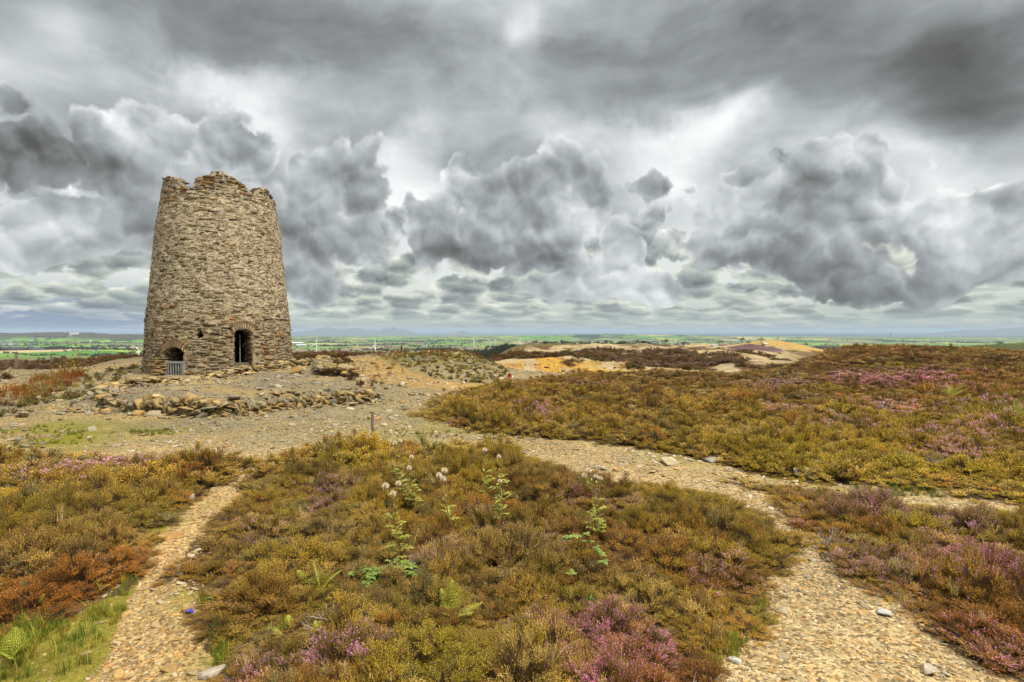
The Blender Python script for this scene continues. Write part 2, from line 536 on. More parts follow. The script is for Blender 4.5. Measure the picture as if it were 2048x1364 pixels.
def hz(x, y):
    """height of the ground"""
    x = np.asarray(x, float); y = np.asarray(y, float)
    r = np.hypot(x, y) + 1e-6
    u = np.where(y > 0.05 * r, x / np.maximum(y, 0.05 * r), np.sign(x) * 20)
    lr = np.log(np.maximum(r, 1.0))
    wq = sstep(-0.10, 0.03, u) * (1 - sstep(0.42, 0.62, u))
    wr = sstep(0.42, 0.62, u)
    wl = 1 - sstep(-0.80, -0.62, u)
    z = knots(lr, LR, P_DROP)
    z = z * (1 - wq - wr - wl) + knots(lr, LR, P_QUAR) * wq + knots(lr, LR, P_RIGHT) * wr + knots(lr, LR, P_LEFT) * wl
    near = 1 - sstep(60, 160, r)
    n1 = fbm(x / 6.0, y / 6.0, 4, 3) - 0.5
    n2 = fbm(x / 0.9, y / 0.9, 3, 5) - 0.5
    z = z + near * (n1 * (0.25 + 0.5 * sstep(22, 45, r)) + n2 * 0.10)
    far = sstep(120, 400, r)
    z = z + far * (fbm(x / 420.0, y / 420.0, 4, 8) - 0.5) * np.clip(r / 220.0, 0, 13)
    z = z + sstep(40, 110, r) * (1 - sstep(350, 800, r)) * wq * ((fbm(x / 17.0, y / 24.0, 4, 11) - 0.5) * 4.6)
    # tower platform, terrace
    dt = np.hypot(x - TOWER[0], y - TOWER[1])
    z = z + (T_Z - 0.03) * (1 - sstep(5.0, 9.0, dt))
    tin = in_poly(x, y, TERRACE)
    dw = seg_dist(x, y, WALL_OUT)
    z = z + np.where(tin, 0.43 * sstep(-0.1, 0.15, dw) * (0.45 + 0.55 * (1 - sstep(2, 8, dw))), 0)
    di = seg_dist(x, y, WALL_IN)
    z = z + np.where((~tin) & (dt < 14), 0.20 * (1 - sstep(0.2, 3.5, di)) * (x < -8.6), 0)
    # rubble mound beyond the plaza
    z = z + 0.72 * bump(x, y, -5.2, 35.5, 5.6, 6.5, 0, 3.0) * (0.8 + 0.5 * fbm(x / 1.6, y / 1.6, 3, 21))
    # ochre spoil bank
    bank = sstep(47, 57.5, y - 0.10 * (x - 5)) * (1 - sstep(66, 80, y)) * sstep(-4.0, 1.0, x) * (1 - sstep(11, 19, x))
    z = z + bank * (1.45 + 0.9 * (fbm(x / 5.0, y / 7.0, 3, 33) - 0.5))
    # hills on the right
    z = z + 0.55 * bump(x, y, 33.5, 49, 13, 12) + 0.25 * bump(x, y, 22, 38, 9, 8)
    z = z + 10.0 * bump(x, y, 300, 300, 75, 80) 
    z = z + 3.0 * bump(x, y, 110, 236, 12, 22) + 1.5 * bump(x, y, 128, 240, 16, 22) + 1.2 * bump(x, y, 70, 165, 7, 14)
    # knoll of heather behind the mound, brown banks on the left
    z = z + 0.35 * bump(x, y, -14, 47, 12, 5) + 0.4 * bump(x, y, -45, 52, 9, 6) + 0.3 * bump(x, y, -26, 40, 6, 8)
    pw = bump(x, y, 39, 130, 10, 12, 0, 4)
    z = z * (1 - pw) - 3.35 * pw
    # far hills: dark ridge to the left, mountains beyond the plain, a hill to the right
    z = z + 95 * bump(x, y, -5600, 5600, 900, 500, 0.75) + 80 * bump(x, y, -4500, 5750, 700, 420, 0.7) + 66 * bump(x, y, -3700, 5700, 600, 360, 0.7)
    z = z + 60 * bump(x, y, 1150, 8200, 2600, 700) * (0.7 + 0.6 * fbm(x / 900, y / 900, 3, 51))
    mt = np.zeros_like(z)
    for (cx, hgt, w) in ((655, 7.6, 36), (690, 4.0, 22), (712, 6.9, 26), (745, 3.0, 20), (772, 5.3, 12), (787, 7.2, 17), (806, 3.6, 20), (620, 1.5, 40), (925, 1.0, 16)):
        X = (cx - 1024) / F_PX * 17500
        mt = np.maximum(mt, bump(x, y, X, 17500, w / F_PX * 17500, 900, 0, 1.7) * (hgt + 7.4) / F_PX * 17500)
    for (cx, hgt, w) in ((2048, 8.0, 44), (2010, 5.0, 40), (1950, 2.0, 80), (2110, 7.0, 60)):
        X = (cx - 1024) / F_PX * 15000
        mt = np.maximum(mt, bump(x, y, X, 15000, w / F_PX * 15000, 900, 0, 1.8) * (hgt + 9.0) / F_PX * 15000)
    z = z + mt
    return z


# ------------------------------------------------------------------ one ground sheet, fine in front and near, coarse behind and far
def make_grid():
    f = math.radians(49)
    th_f = np.linspace(-f, f, 860)
    th_b = np.linspace(f, 2 * math.pi - f, 90)[1:-1]
    th = np.concatenate([th_f, th_b])
    r1 = np.exp(np.arange(math.log(1.2), math.log(110), 0.0095))
    r2 = np.exp(np.arange(math.log(110), math.log(36000), 0.0165))
    r = np.concatenate([[0.3, 0.7], r1, r2])
    return th, r


TH, RR = make_grid()
NT, NR = len(TH), len(RR)
gx = np.outer(RR, np.sin(TH)).ravel(); gy = np.outer(RR, np.cos(TH)).ravel()
gr = np.repeat(RR, NT)
in_hea = np.zeros(gx.shape, bool)
nearm = gr < 110
for P in HEATHERS:
    # ragged edge
    wx = gx[nearm] + 0.5 * (fbm(gx[nearm] / 0.45, gy[nearm] / 0.45, 3, 71) - 0.5); wy = gy[nearm] + 0.5 * (fbm(gx[nearm] / 0.45, gy[nearm] / 0.45, 3, 72) - 0.5)
    in_hea[nearm] |= in_poly(wx, wy, P)
gz = hz(gx, gy)


def region_colour(x, y, r, hea):
    """natural colour of the bare ground (no light in it) and the share of loose stone"""
    n = len(x)
    C = np.empty((n, 3)); stone = np.ones(n)
    a = fbm(x / 1.3, y / 1.3, 4, 101); b = fbm(x / 4.5, y / 4.5, 4, 103); c = fbm(x / 0.35, y / 0.35, 3, 105)
    grey = np.array([0.25, 0.215, 0.12]); tan = np.array([0.31, 0.24, 0.11]); ochre = np.array([0.33, 0.20, 0.045])
    mix = lambda A, B, t: A * (1 - t[:, None]) + B * t[:, None]
    C[:] = mix(np.tile(grey, (n, 1)), np.tile(tan, (n, 1)), sstep(0.40, 0.60, b))
    # the foot paths are warm and stony near the camera, grey round the tower
    C = mix(C, np.tile(np.array([0.40, 0.305, 0.165]), (n, 1)), (1 - sstep(9, 14, r)) * 0.75)
    C = mix(C, np.tile(np.array([0.38, 0.25, 0.095]), (n, 1)), (1 - sstep(7, 12, r)) * sstep(0.1, -0.4, x) * 0.55)
    C = mix(C, np.tile(np.array([0.165, 0.150, 0.115]), (n, 1)), sstep(12, 16, r) * (1 - sstep(24, 30, r)) * sstep(-2, -8, x) * sstep(0.38, 0.6, a) * 0.8)
    dy = seg_dist(x, y, YELLOW_PATH, True)
    C = mix(C, np.tile(ochre, (n, 1)), np.where(in_poly(x, y, YELLOW_PATH), sstep(0, 0.5, dy), 0) * sstep(0.3, 0.55, a) * 0.7)
    dtk = seg_dist(x, y, TRACK)
    C = mix(C, np.tile(np.array([0.32, 0.21, 0.07]), (n, 1)), (1 - sstep(0.7, 1.7, dtk + (a - .5) * 1.0)))
    # moss and short grass
    moss = np.array([0.20, 0.18, 0.022])
    mk = np.zeros(n)
    q = r < 40
    mk[q] = np.where(in_poly(x[q] + .3 * (a[q] - .5), y[q] + .3 * (c[q] - .5), MOSS_LEFT), 0.9, 0)
    mk[q] = np.maximum(mk[q], np.where(in_poly(x[q], y[q], STRIP_GREEN), 0.55 * sstep(.4, .55, a[q]), 0))
    for (px, py, rad, k) in ((60, 880, 1.7, .9), (140, 858, 1.0, .7), (300, 862, .8, .7), (20, 860, 1.6, .7), (720, 868, .7, .5), (900, 862, 1.0, .6), (1340, 915, .6, .6), (420, 1215, .35, .8), (400, 1180, .25, .7),
                             (470, 1290, .3, .7), (1690, 985, .7, .5), (1060, 880, .8, .4), (800, 880, .6, .4), (1000, 868, 1.0, .5), (420, 1000, .3, .4), (320, 1045, .3, .5)):
        X, Y = on_plane(px, py)
        mk[q] = np.maximum(mk[q], k * np.exp(-((x[q] - X) ** 2 + ((y[q] - Y) * .8) ** 2) / rad ** 2) * sstep(0.36, 0.55, a[q]) * 1.3)
    mk = np.clip(mk, 0, 1)
    C = mix(C, np.tile(moss, (n, 1)), mk); stone = stone * (1 - 0.75 * mk)
    # soil under the heather and rim of trodden roots
    soil = np.array([0.075, 0.048, 0.02])
    C = np.where(hea[:, None], soil * (0.7 + 0.6 * a[:, None]), C); stone = np.where(hea, 0.1, stone)
    # rubble mound
    m = bump(x, y, -5.2, 35.5, 5.6, 6.5, 0, 3.0)
    C = mix(C, mix(np.tile(np.array([0.17, 0.155, 0.105]), (n, 1)), np.tile(np.array([0.17, 0.145, 0.04]), (n, 1)), sstep(.34, .52, a)), sstep(0.2, .6, m) * ~hea)
    C = mix(C, np.tile(np.array([0.36, 0.25, 0.095]), (n, 1)), (1 - sstep(0.6, 1.5, dtk + (a - .5) * 1.0)) * .9 * ~hea)
    # beyond the plateau: heather banks (brown, mauve), ochre and pale spoil
    w = sstep(38, 55, r) * (1 - hea)
    h = fbm(x / 9.0, y / 14.0, 4, 131); h2 = fbm(x / 40.0, y / 60.0, 4, 137); h3 = fbm(x / 3.0, y / 4.0, 3, 139)
    base = mix(np.tile(np.array([0.105, 0.062, 0.026]), (n, 1)), np.tile(np.array([0.135, 0.085, 0.05]), (n, 1)), sstep(.40, .62, h2))
    base = mix(base, np.tile(np.array([0.13, 0.125, 0.04]), (n, 1)), sstep(.52, .62, h) * 0.6)
    u = x / np.maximum(y, 1)
    pale = sstep(.43, .53, h + (h3 - .5) * .40) * sstep(-.05, .02, u) * (1 - sstep(.45, .55, u))
    base = mix(base, mix(np.tile(np.array([0.33, 0.24, 0.10]), (n, 1)), np.tile(np.array([0.36, 0.30, 0.19]), (n, 1)), h3), pale)
    lp = sstep(.50, .60, h + (h3 - .5) * .3) * sstep(-.60, -.68, u)
    base = mix(base, mix(np.tile(np.array([0.42, 0.30, 0.15]), (n, 1)), np.tile(np.array([0.46, 0.22, 0.13]), (n, 1)), sstep(-.80, -.88, u)), lp)
    C = mix(C, base, w); stone = stone * (1 - 0.6 * w)
    bank = sstep(36, 42, y - 0.10 * (x - 5) + (b - .5) * 8) * (1 - sstep(56.5, 58.5, y - 0.1 * (x - 5) + (a - .5) * 5 + (h - .5) * 9)) * sstep(-4.5, -2.0, x + (a - .5) * 3) * (1 - sstep(13, 17, x + (b - .5) * 7))
    oc = mix(np.tile(np.array([0.42, 0.25, 0.045]), (n, 1)), np.tile(np.array([0.38, 0.30, 0.12]), (n, 1)), sstep(6, 12, x + (b - .5) * 9))
    st = fbm((x + y * .25) / .9, y / 7.0, 4, 153)
    oc = mix(oc, np.tile(np.array([0.30, 0.17, 0.06]), (n, 1)), sstep(.50, .66, st) * .75)
    oc = mix(oc, np.tile(np.array([0.36, 0.30, 0.19]), (n, 1)), sstep(.54, .66, fbm(x / 1.8, y / 5.0, 3, 155)) * .8)
    hp = sstep(.56, .63, fbm((x - y * .5) / 2.2, y / 5.0, 3, 151)) * sstep(7, 10, x)
    oc = mix(oc, np.tile(np.array([0.09, 0.045, 0.03]), (n, 1)), hp)
    C = mix(C, oc, bank * ~hea)
    k = bump(x, y, 112, 236, 14, 24) + .7 * bump(x, y, 130, 240, 18, 24)
    C = mix(C, np.tile(np.array([0.36, 0.25, 0.085]), (n, 1)), sstep(.35, .6, k + (h - .5) * .8))
    k = bump(x, y, 70, 165, 7, 14)
    C = mix(C, np.tile(np.array([0.12, 0.07, 0.075]), (n, 1)), sstep(.35, .5, k))
    # towards the fields: rough green
    g = sstep(230, 420, r + 160 * (h2 - .5))
    C = mix(C, mix(np.tile(np.array([0.095, 0.10, 0.03]), (n, 1)), np.tile(np.array([0.06, 0.075, 0.025]), (n, 1)), sstep(.4, .6, h)), g)
    mauve = bump(x, y, 150, 400, 45, 60) + bump(x, y, 240, 430, 40, 60) * .6
    C = mix(C, np.tile(np.array([0.20, 0.11, 0.14]), (n, 1)), sstep(.3, .6, mauve + (h - .5) * .5) * .9)
    # fine mottling that belongs to the stones and soil
    C = C * (0.80 + 0.40 * c[:, None]) * (0.86 + 0.28 * a[:, None])
    return np.clip(C, 0.01, 0.8), stone


# ---- farmland: irregular cells, hedged
def cells(x, y, size, seed=5, sx=1.0, sy=1.0):
    X = x / (size * sx); Y = y / (size * sy)
    ix = np.floor(X).astype(np.int64); iy = np.floor(Y).astype(np.int64)
    d1 = np.full(x.shape, 1e9); d2 = np.full(x.shape, 1e9); cid = np.zeros(x.shape)
    p1 = np.zeros((2,) + x.shape); p2 = np.zeros((2,) + x.shape)
    for i in (-1, 0, 1):
        for j in (-1, 0, 1):
            jx = ix + i + 0.5 + 0.84 * (_hash(ix + i, iy + j, seed) - 0.5); jy = iy + j + 0.5 + 0.84 * (_hash(ix + i, iy + j, seed + 9) - 0.5)
            dd = (X - jx) ** 2 + (Y - jy) ** 2
            h = _hash(ix + i, iy + j, seed + 23)
            n1 = dd < d1
            n2 = (~n1) & (dd < d2)
            d2 = np.where(n1, d1, np.where(n2, dd, d2)); p2 = np.where(n1, p1, np.where(n2, np.stack([jx, jy]), p2))
            d1 = np.where(n1, dd, d1); cid = np.where(n1, h, cid); p1 = np.where(n1, np.stack([jx, jy]), p1)
    sep = np.hypot(p1[0] - p2[0], p1[1] - p2[1]) + 1e-6
    return cid, (d2 - d1) / (2 * sep) * size


def field_warp(x, y):
    return x + 60 * (fbm(x / 500, y / 500, 2, 201) - .5), y + 60 * (fbm(x / 500, y / 500, 2, 202) - .5)


def field_colour(x, y, r):
    wx, wy = field_warp(x, y)
    cid, edge = cells(wx * .94 + wy * .34, wy * .94 - wx * .34, 250.0, 5, 1.0, 2.0)
    pal = np.array([(.085, .20, .022), (.12, .23, .03), (.17, .28, .035), (.065, .155, .025), (.20, .235, .06), (.15, .19, .05), (.09, .17, .03), (.34, .27, .13), (.10, .125, .04), (.19, .145, .095), (.11, .21, .03), (.235, .31, .04)])
    C = pal[np.minimum((cid * len(pal)).astype(int), len(pal) - 1)]
    C = C * 1.3 * (0.88 + 0.24 * fbm(x / 60, y / 60, 3, 211))[:, None]
    wd = np.maximum(4.0, r * 0.0016)
    hed = (1 - sstep(wd * .6, wd * 1.3, edge)) * np.clip(0.5 + 1.3 * (fbm(x / 90, y / 90, 2, 215) - .35), 0, 1)
    C = C * (1 - hed[:, None]) + np.array([0.035, 0.055, 0.022]) * hed[:, None]
    wood = sstep(.61, .65, fbm(x / 330, y / 420, 4, 221) + 0.05 * (fbm(x / 50, y / 50, 2, 222) - .5))
    C = C * (1 - wood[:, None]) + np.array([0.035, 0.052, 0.024]) * wood[:, None]
    rough = sstep(.60, .66, fbm(x / 700, y / 900, 3, 231)) * .7
    C = C * (1 - rough[:, None]) + np.array([0.13, 0.125, 0.055]) * rough[:, None]
    # stubble and ploughed fields on the slope left of the tower
    u = x / np.maximum(y, 1)
    # dark heathy ridge, far mountains with haze put into their pale blue-grey colour
    ridge = sstep(.25, .5, np.maximum.reduce([bump(x, y, -5600, 5600, 900, 500, .75), bump(x, y, -4500, 5750, 700, 420, .7), bump(x, y, -3700, 5700, 600, 360, .7)]))
    C = C * (1 - ridge[:, None]) + np.array([.075, .062, .035]) * ridge[:, None]
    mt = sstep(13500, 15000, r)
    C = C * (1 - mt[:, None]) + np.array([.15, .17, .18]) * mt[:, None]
    return C


gc = np.zeros((len(gx), 3)); gs = np.zeros(len(gx))
sel = gr < 900
gc[sel], gs[sel] = region_colour(gx[sel], gy[sel], gr[sel], in_hea[sel])
self_ = gr >= 380
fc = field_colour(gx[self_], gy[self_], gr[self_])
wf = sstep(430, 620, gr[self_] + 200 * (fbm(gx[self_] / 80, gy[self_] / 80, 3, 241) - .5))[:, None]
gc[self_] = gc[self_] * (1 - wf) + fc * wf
# worn hollows of the paths
gz = gz - np.where(nearm & ~in_hea, 0.0, 0.0)


def ground_material():
    m = bpy.data.materials.new('moor_ground'); m.use_nodes = True
    t = m.node_tree; b = t.nodes['Principled BSDF']
    at = t.nodes.new('ShaderNodeAttribute'); at.attribute_name = 'Col'
    st = t.nodes.new('ShaderNodeAttribute'); st.attribute_name = 'stone'
    base = E(t, at.outputs['Color']); stone = E(t, st.outputs['Fac'])
    geo = t.nodes.new('ShaderNodeNewGeometry'); P = E(t, geo.outputs['Position'])
    def vor(scale, feat='F1', rnd=1.0):
        n = t.nodes.new('ShaderNodeTexVoronoi'); n.feature = feat; n.inputs['Scale'].default_value = scale; n.inputs['Randomness'].default_value = rnd
        t.links.new(P.s, n.inputs['Vector']); return n
    v1 = vor(46.0); v2 = vor(17.0)
    r1, g1, b1 = sepxyz(t, E(t, v1.outputs['Color'])); r2, g2, b2 = sepxyz(t, E(t, v2.outputs['Color']))
    f1 = mixc(t, r1, (0.40, 0.38, 0.36), (1.75, 1.72, 1.70)); f2 = mixc(t, r2, (0.86, 0.82, 0.76), (1.16, 1.18, 1.20))
    warm = mixc(t, g2.ss(.8, .9), (1, 1, 1), (1.1, 0.95, 0.8))
    f = mixc(t, 1.0, mixc(t, 1.0, f1, f2, 'MULTIPLY'), warm, 'MULTIPLY')
    fl = noise(t, P, 60.0, 4.0, 0.6)
    fl2 = ramp(t, fl, [(0.25, (0.6, 0.6, 0.6)), (0.75, (1.4, 1.4, 1.4))])
    f = mixc(t, stone, fl2, f)
    c = mixc(t, 1.0, base, f, 'MULTIPLY')
    t.links.new(c.s, b.inputs['Base Color'])
    b.inputs['Roughness'].default_value = 0.95; b.inputs['Specular IOR Level'].default_value = 0.12
    hgt = (1.0 - E(t, v1.outputs['Distance'])) * 0.5 + (1.0 - E(t, v2.outputs['Distance'])) * 0.7 + r1 * 0.4
    bp = t.nodes.new('ShaderNodeBump'); bp.inputs['Strength'].default_value = 0.9; bp.inputs['Distance'].default_value = 0.03
    hm = hgt * stone + fl * 0.6
    t.links.new(hm.s, bp.inputs['Height']); t.links.new(bp.outputs[0], b.inputs['Normal'])
    return m


def plain_material(name, attr='Col', rough=0.95):
    m = bpy.data.materials.new(name); m.use_nodes = True
    t = m.node_tree; b = t.nodes['Principled BSDF']
    at = t.nodes.new('ShaderNodeAttribute'); at.attribute_name = attr
    geo = t.nodes.new('ShaderNodeNewGeometry')
    n = noise(t, E(t, geo.outputs['Position']), 0.12, 5.0, 0.65)
    c = mixc(t, 1.0, E(t, at.outputs['Color']), ramp(t, n, [(0.25, (.6, .6, .6)), (.75, (1.4, 1.4, 1.4))]), 'MULTIPLY')
    t.links.new(c.s, b.inputs['Base Color'])
    b.inputs['Roughness'].default_value = rough; b.inputs['Specular IOR Level'].default_value = 0.1
    return m


M_GROUND = ground_material()
M_FIELD = plain_material('farmland')
idx = np.arange(NT * NR).reshape(NR, NT)
A = idx[:-1]; B = idx[1:]
faces = np.stack([A, np.roll(A, -1, 1), np.roll(B, -1, 1), B], -1).reshape(-1, 4)[:, ::-1]
fr = np.repeat(RR[:-1], NT)
cen = faces[:, 0]
path_v = (~in_hea) & (gr < 36) & (bump(gx, gy, -5.2, 35.5, 5.6, 6.5, 0, 3.0) < 0.25)
fpath = path_v[faces].sum(1) >= 3
ffield = fr > 520
for name, msk, mat, lab in (('ground', ~fpath & ~ffield, M_GROUND, None), ('gravel_path', fpath & ~ffield, M_GROUND, None), ('fields', ffield, M_FIELD, None)):
    fs = faces[msk]
    used = np.unique(fs)
    remap = np.zeros(NT * NR, np.int64); remap[used] = np.arange(len(used))
    fs2 = remap[fs]
    if name == 'ground':                      # close the small hole under the camera
        n0 = len(used)
    ob = mesh_from(name, np.stack([gx[used], gy[used], gz[used]], -1), fs2, mat, smooth=True)
    color_attr(ob, gc[used])
    a = ob.data.attributes.new('stone', 'FLOAT', 'POINT'); a.data.foreach_set('value', gs[used].astype(np.float32))
    ob['kind'] = 'structure'
ang = np.linspace(0, 2 * math.pi, 65)[:-1]
# ------------------------------------------------------------------ scatter: many small plants / chips as one object of stuff
def scatter(name, protos, pts, rot, scl, idx, tint, tint2=None, label=None, cat=None):
    """protos: unlinked mesh objects; one instance of protos[idx] at every point"""
    pts = np.asarray(pts, np.float32); n = len(pts)
    me = bpy.data.meshes.new(name)
    me.vertices.add(n); me.vertices.foreach_set('co', pts.ravel())
    def put(nm, typ, key, arr):
        a = me.attributes.new(nm, typ, 'POINT'); a.data.foreach_set(key, np.ascontiguousarray(arr, np.float32 if typ != 'INT' else np.int32).ravel())
    put('rot', 'FLOAT_VECTOR', 'vector', rot); put('scl', 'FLOAT_VECTOR', 'vector', scl)
    put('idx', 'INT', 'value', idx)
    one = np.ones((n, 1), np.float32)
    put('tint', 'FLOAT_COLOR', 'color', np.hstack([tint, one]))
    put('tintb', 'FLOAT_COLOR', 'color', np.hstack([tint2 if tint2 is not None else tint, one]))
    ob = bpy.data.objects.new(name, me); COL.objects.link(ob)
    tag(ob, label, cat, None, 'stuff')
    g = bpy.data.node_groups.new(name, 'GeometryNodeTree')
    g.interface.new_socket('Geometry', in_out='INPUT', socket_type='NodeSocketGeometry')
    g.interface.new_socket('Geometry', in_out='OUTPUT', socket_type='NodeSocketGeometry')
    gi = g.nodes.new('NodeGroupInput'); go = g.nodes.new('NodeGroupOutput')
    jn = g.nodes.new('GeometryNodeJoinGeometry')
    def named(nm, typ):
        a = g.nodes.new('GeometryNodeInputNamedAttribute'); a.data_type = typ; a.inputs[0].default_value = nm
        return next(o for o in a.outputs if o.enabled)
    r_ = named('rot', 'FLOAT_VECTOR'); s_ = named('scl', 'FLOAT_VECTOR'); i_ = named('idx', 'INT')
    e2r = g.nodes.new('FunctionNodeEulerToRotation'); g.links.new(r_, e2r.inputs[0])
    for k, p in enumerate(protos):
        cmpn = g.nodes.new('FunctionNodeCompare'); cmpn.data_type = 'INT'; cmpn.operation = 'EQUAL'
        ins = [s for s in cmpn.inputs if s.enabled]
        g.links.new(i_, ins[0]); ins[1].default_value = k
        oi = g.nodes.new('GeometryNodeObjectInfo'); oi.inputs['Object'].default_value = p
        oi.inputs['As Instance'].default_value = False
        ip = g.nodes.new('GeometryNodeInstanceOnPoints')
        g.links.new(gi.outputs[0], ip.inputs['Points']); g.links.new(cmpn.outputs[0], ip.inputs['Selection'])
        g.links.new(oi.outputs['Geometry'], ip.inputs['Instance'])
        g.links.new(e2r.outputs[0], ip.inputs['Rotation']); g.links.new(s_, ip.inputs['Scale'])
        g.links.new(ip.outputs[0], jn.inputs[0])
    g.links.new(jn.outputs[0], go.inputs[0])
    md = ob.modifiers.new('scatter', 'NODES'); md.node_group = g
    return ob


def plant_material(name, spec=0.2, rough=0.7, vary=1.25, trans=0.25):
    """colour = tint of the plant x what the leaf itself is (attribute Col: r = variation, g = flower, b = wood)"""
    m = bpy.data.materials.new(name); m.use_nodes = True
    t = m.node_tree; b = t.nodes['Principled BSDF']
    def att(nm, typ):
        a = t.nodes.new('ShaderNodeAttribute'); a.attribute_type = typ; a.attribute_name = nm; return a
    ti = E(t, att('tint', 'INSTANCER').outputs['Color']); tb = E(t, att('tintb', 'INSTANCER').outputs['Color'])
    v, fl, wood = sepxyz(t, E(t, att('Col', 'GEOMETRY').outputs['Color']))
    c = mixc(t, fl, ti, tb)
    c = mixc(t, wood, c, (0.17, 0.115, 0.065))
    k = v * vary + (1 - vary * 0.5)
    c = vmath(t, 'SCALE', c, k)
    t.links.new(c.s, b.inputs['Base Color'])
    b.inputs['Roughness'].default_value = rough; b.inputs['Specular IOR Level'].default_value = spec
    if trans:
        tr = t.nodes.new('ShaderNodeBsdfTranslucent'); t.links.new(c.s, tr.inputs[0])
        mx = t.nodes.new('ShaderNodeMixShader'); mx.inputs[0].default_value = trans
        t.links.new(b.outputs[0], mx.inputs[1]); t.links.new(tr.outputs[0], mx.inputs[2])
        t.links.new(mx.outputs[0], t.nodes['Material Output'].inputs[0])
    return m


M_PLANT = plant_material('heather_plant')


def ortho(dirs):
    ref = np.where(np.abs(dirs[:, 2:3]) > 0.9, np.array([[1.0, 0, 0]]), np.array([[0, 0, 1.0]]))
    a = np.cross(dirs, ref); a /= np.linalg.norm(a, axis=1, keepdims=True) + 1e-9
    return a, np.cross(dirs, a)


def heather_clump(name, nsp, nleaf, llen, lwid, flower=0.0, seed=0, bare=0.0, shoot=0.10, fsize=1.0):
    """a cushion about 0.4 m wide and 0.3 m high (origin on the ground) of leafy shoots"""
    g = np.random.default_rng(seed)
    # tufts over an uneven dome, every tuft a fan of shoots
    nt = max(7, nsp // 30)
    k = np.arange(nt) + 0.5
    tph = k * 2.39996 + g.normal(0, .3, nt); trr = np.sqrt(k / nt); tan_ = trr * 1.45
    lob = 1 + 0.16 * np.sin(tph * 3 + seed) + 0.12 * np.sin(tph * 5 + 2 * seed) * trr
    tR = 0.20 * lob * (0.85 + 0.3 * g.random(nt)); tH = 0.225 * (0.72 + 0.5 * g.random(nt))
    tc = np.stack([np.cos(tph) * np.sin(tan_) * tR, np.sin(tph) * np.sin(tan_) * tR, 0.03 + np.cos(tan_) * tH], -1)
    td = np.stack([np.cos(tph) * np.sin(tan_) * .8, np.sin(tph) * np.sin(tan_) * .8, np.cos(tan_) + .6], -1)
    td /= np.linalg.norm(td, axis=1, keepdims=True)
    tv = g.random(nt)
    ti = np.arange(nsp) % nt
    off = g.normal(0, 1, (nsp, 3)); off /= np.linalg.norm(off, axis=1, keepdims=True)
    off = off * (g.random(nsp) ** .5)[:, None]
    tr_ = 0.066 * (460 / nsp) ** .12
    d = td[ti] + off * .75; d /= np.linalg.norm(d, axis=1, keepdims=True)
    tip = tc[ti] + d * tr_ * (.75 + .5 * g.random(nsp))[:, None] + off * np.array([1, 1, .3]) * tr_ * .55
    L = shoot * (0.7 + 0.6 * g.random(nsp))
    sv = np.clip(.65 * tv[ti] + .35 * g.random(nsp), 0, 1)
    isf = (g.random(nsp) < flower * (.3 + 1.4 * tv[ti]))
    isb = g.random(nsp) < bare
    V = []; F = []; C = []; nb = 0
    # leaves
    leafy = ~isb
    T = np.repeat(tip[leafy], nleaf, 0); D = np.repeat(d[leafy], nleaf, 0); LL = np.repeat(L[leafy], nleaf)
    SV = np.repeat(sv[leafy], nleaf); SF = np.repeat(isf[leafy], nleaf)
    u = np.tile(np.linspace(0, 1, nleaf), leafy.sum())
    n = len(T)
    a, b = ortho(D)
    w = g.random(n) * 6.283
    side = a * np.cos(w)[:, None] + b * np.sin(w)[:, None]
    base = T - D * (LL * (1 - u))[:, None]
    ld = side * 0.75 + D * (0.55 + .35 * u)[:, None] + g.normal(0, .18, (n, 3)); ld /= np.linalg.norm(ld, axis=1, keepdims=True)
    wd = np.cross(ld, D + g.normal(0, .5, (n, 3))); wd /= np.linalg.norm(wd, axis=1, keepdims=True) + 1e-9
    ll = llen * (0.65 + 0.6 * g.random(n)) * (1 - 0.25 * u)
    lw = lwid * (0.7 + 0.6 * g.random(n))
    fl = SF & (u > 0.40) & (g.random(n) < .8)
    ll = np.where(fl, ll * .8 * fsize, ll); lw = np.where(fl, lw * 1.5 * fsize, lw)
    p0 = base; p1 = base + ld * (ll * .5)[:, None] + wd * (lw * .5)[:, None]
    p2 = base + ld * ll[:, None]; p3 = base + ld * (ll * .5)[:, None] - wd * (lw * .5)[:, None]
    V.append(np.stack([p0, p1, p2, p3], 1).reshape(-1, 3)); F.append(np.arange(4 * n).reshape(-1, 4))
    var = np.clip(0.6 * SV + 0.4 * g.random(n), 0, 1)
    col = np.stack([var, fl.astype(float), np.zeros(n)], -1)
    C.append(np.repeat(col, 4, 0)); nb = 4 * n
    # woody stems from the root, crossed blades
    root = np.stack([g.normal(0, .035, nsp), g.normal(0, .035, nsp), np.full(nsp, -0.03)], -1)
    mid = tip * np.array([.55, .55, .5]) + root * .4 + g.normal(0, .012, (nsp, 3))
    for (q0, q1, wdt) in ((root, mid, .005), (mid, tip, .003)):
        dd = q1 - q0; dn = dd / (np.linalg.norm(dd, axis=1, keepdims=True) + 1e-9)
        a, b = ortho(dn)
        wv = g.random(nsp) * 6.28
        s = (a * np.cos(wv)[:, None] + b * np.sin(wv)[:, None]) * wdt * .5 * (llen / .011) ** .5
        V.append(np.stack([q0 - s, q0 + s, q1 + s * .6, q1 - s * .6], 1).reshape(-1, 3)); F.append(nb + np.arange(4 * nsp).reshape(-1, 4)); nb += 4 * nsp
        wc = np.stack([np.where(isb, .55 + .8 * sv, sv * .7), np.zeros(nsp), np.ones(nsp)], -1)
        C.append(np.repeat(wc, 4, 0))
    ob = mesh_from(name, np.concatenate(V), np.concatenate(F), M_PLANT, link=False)
    color_attr(ob, np.concatenate(C))
    return ob


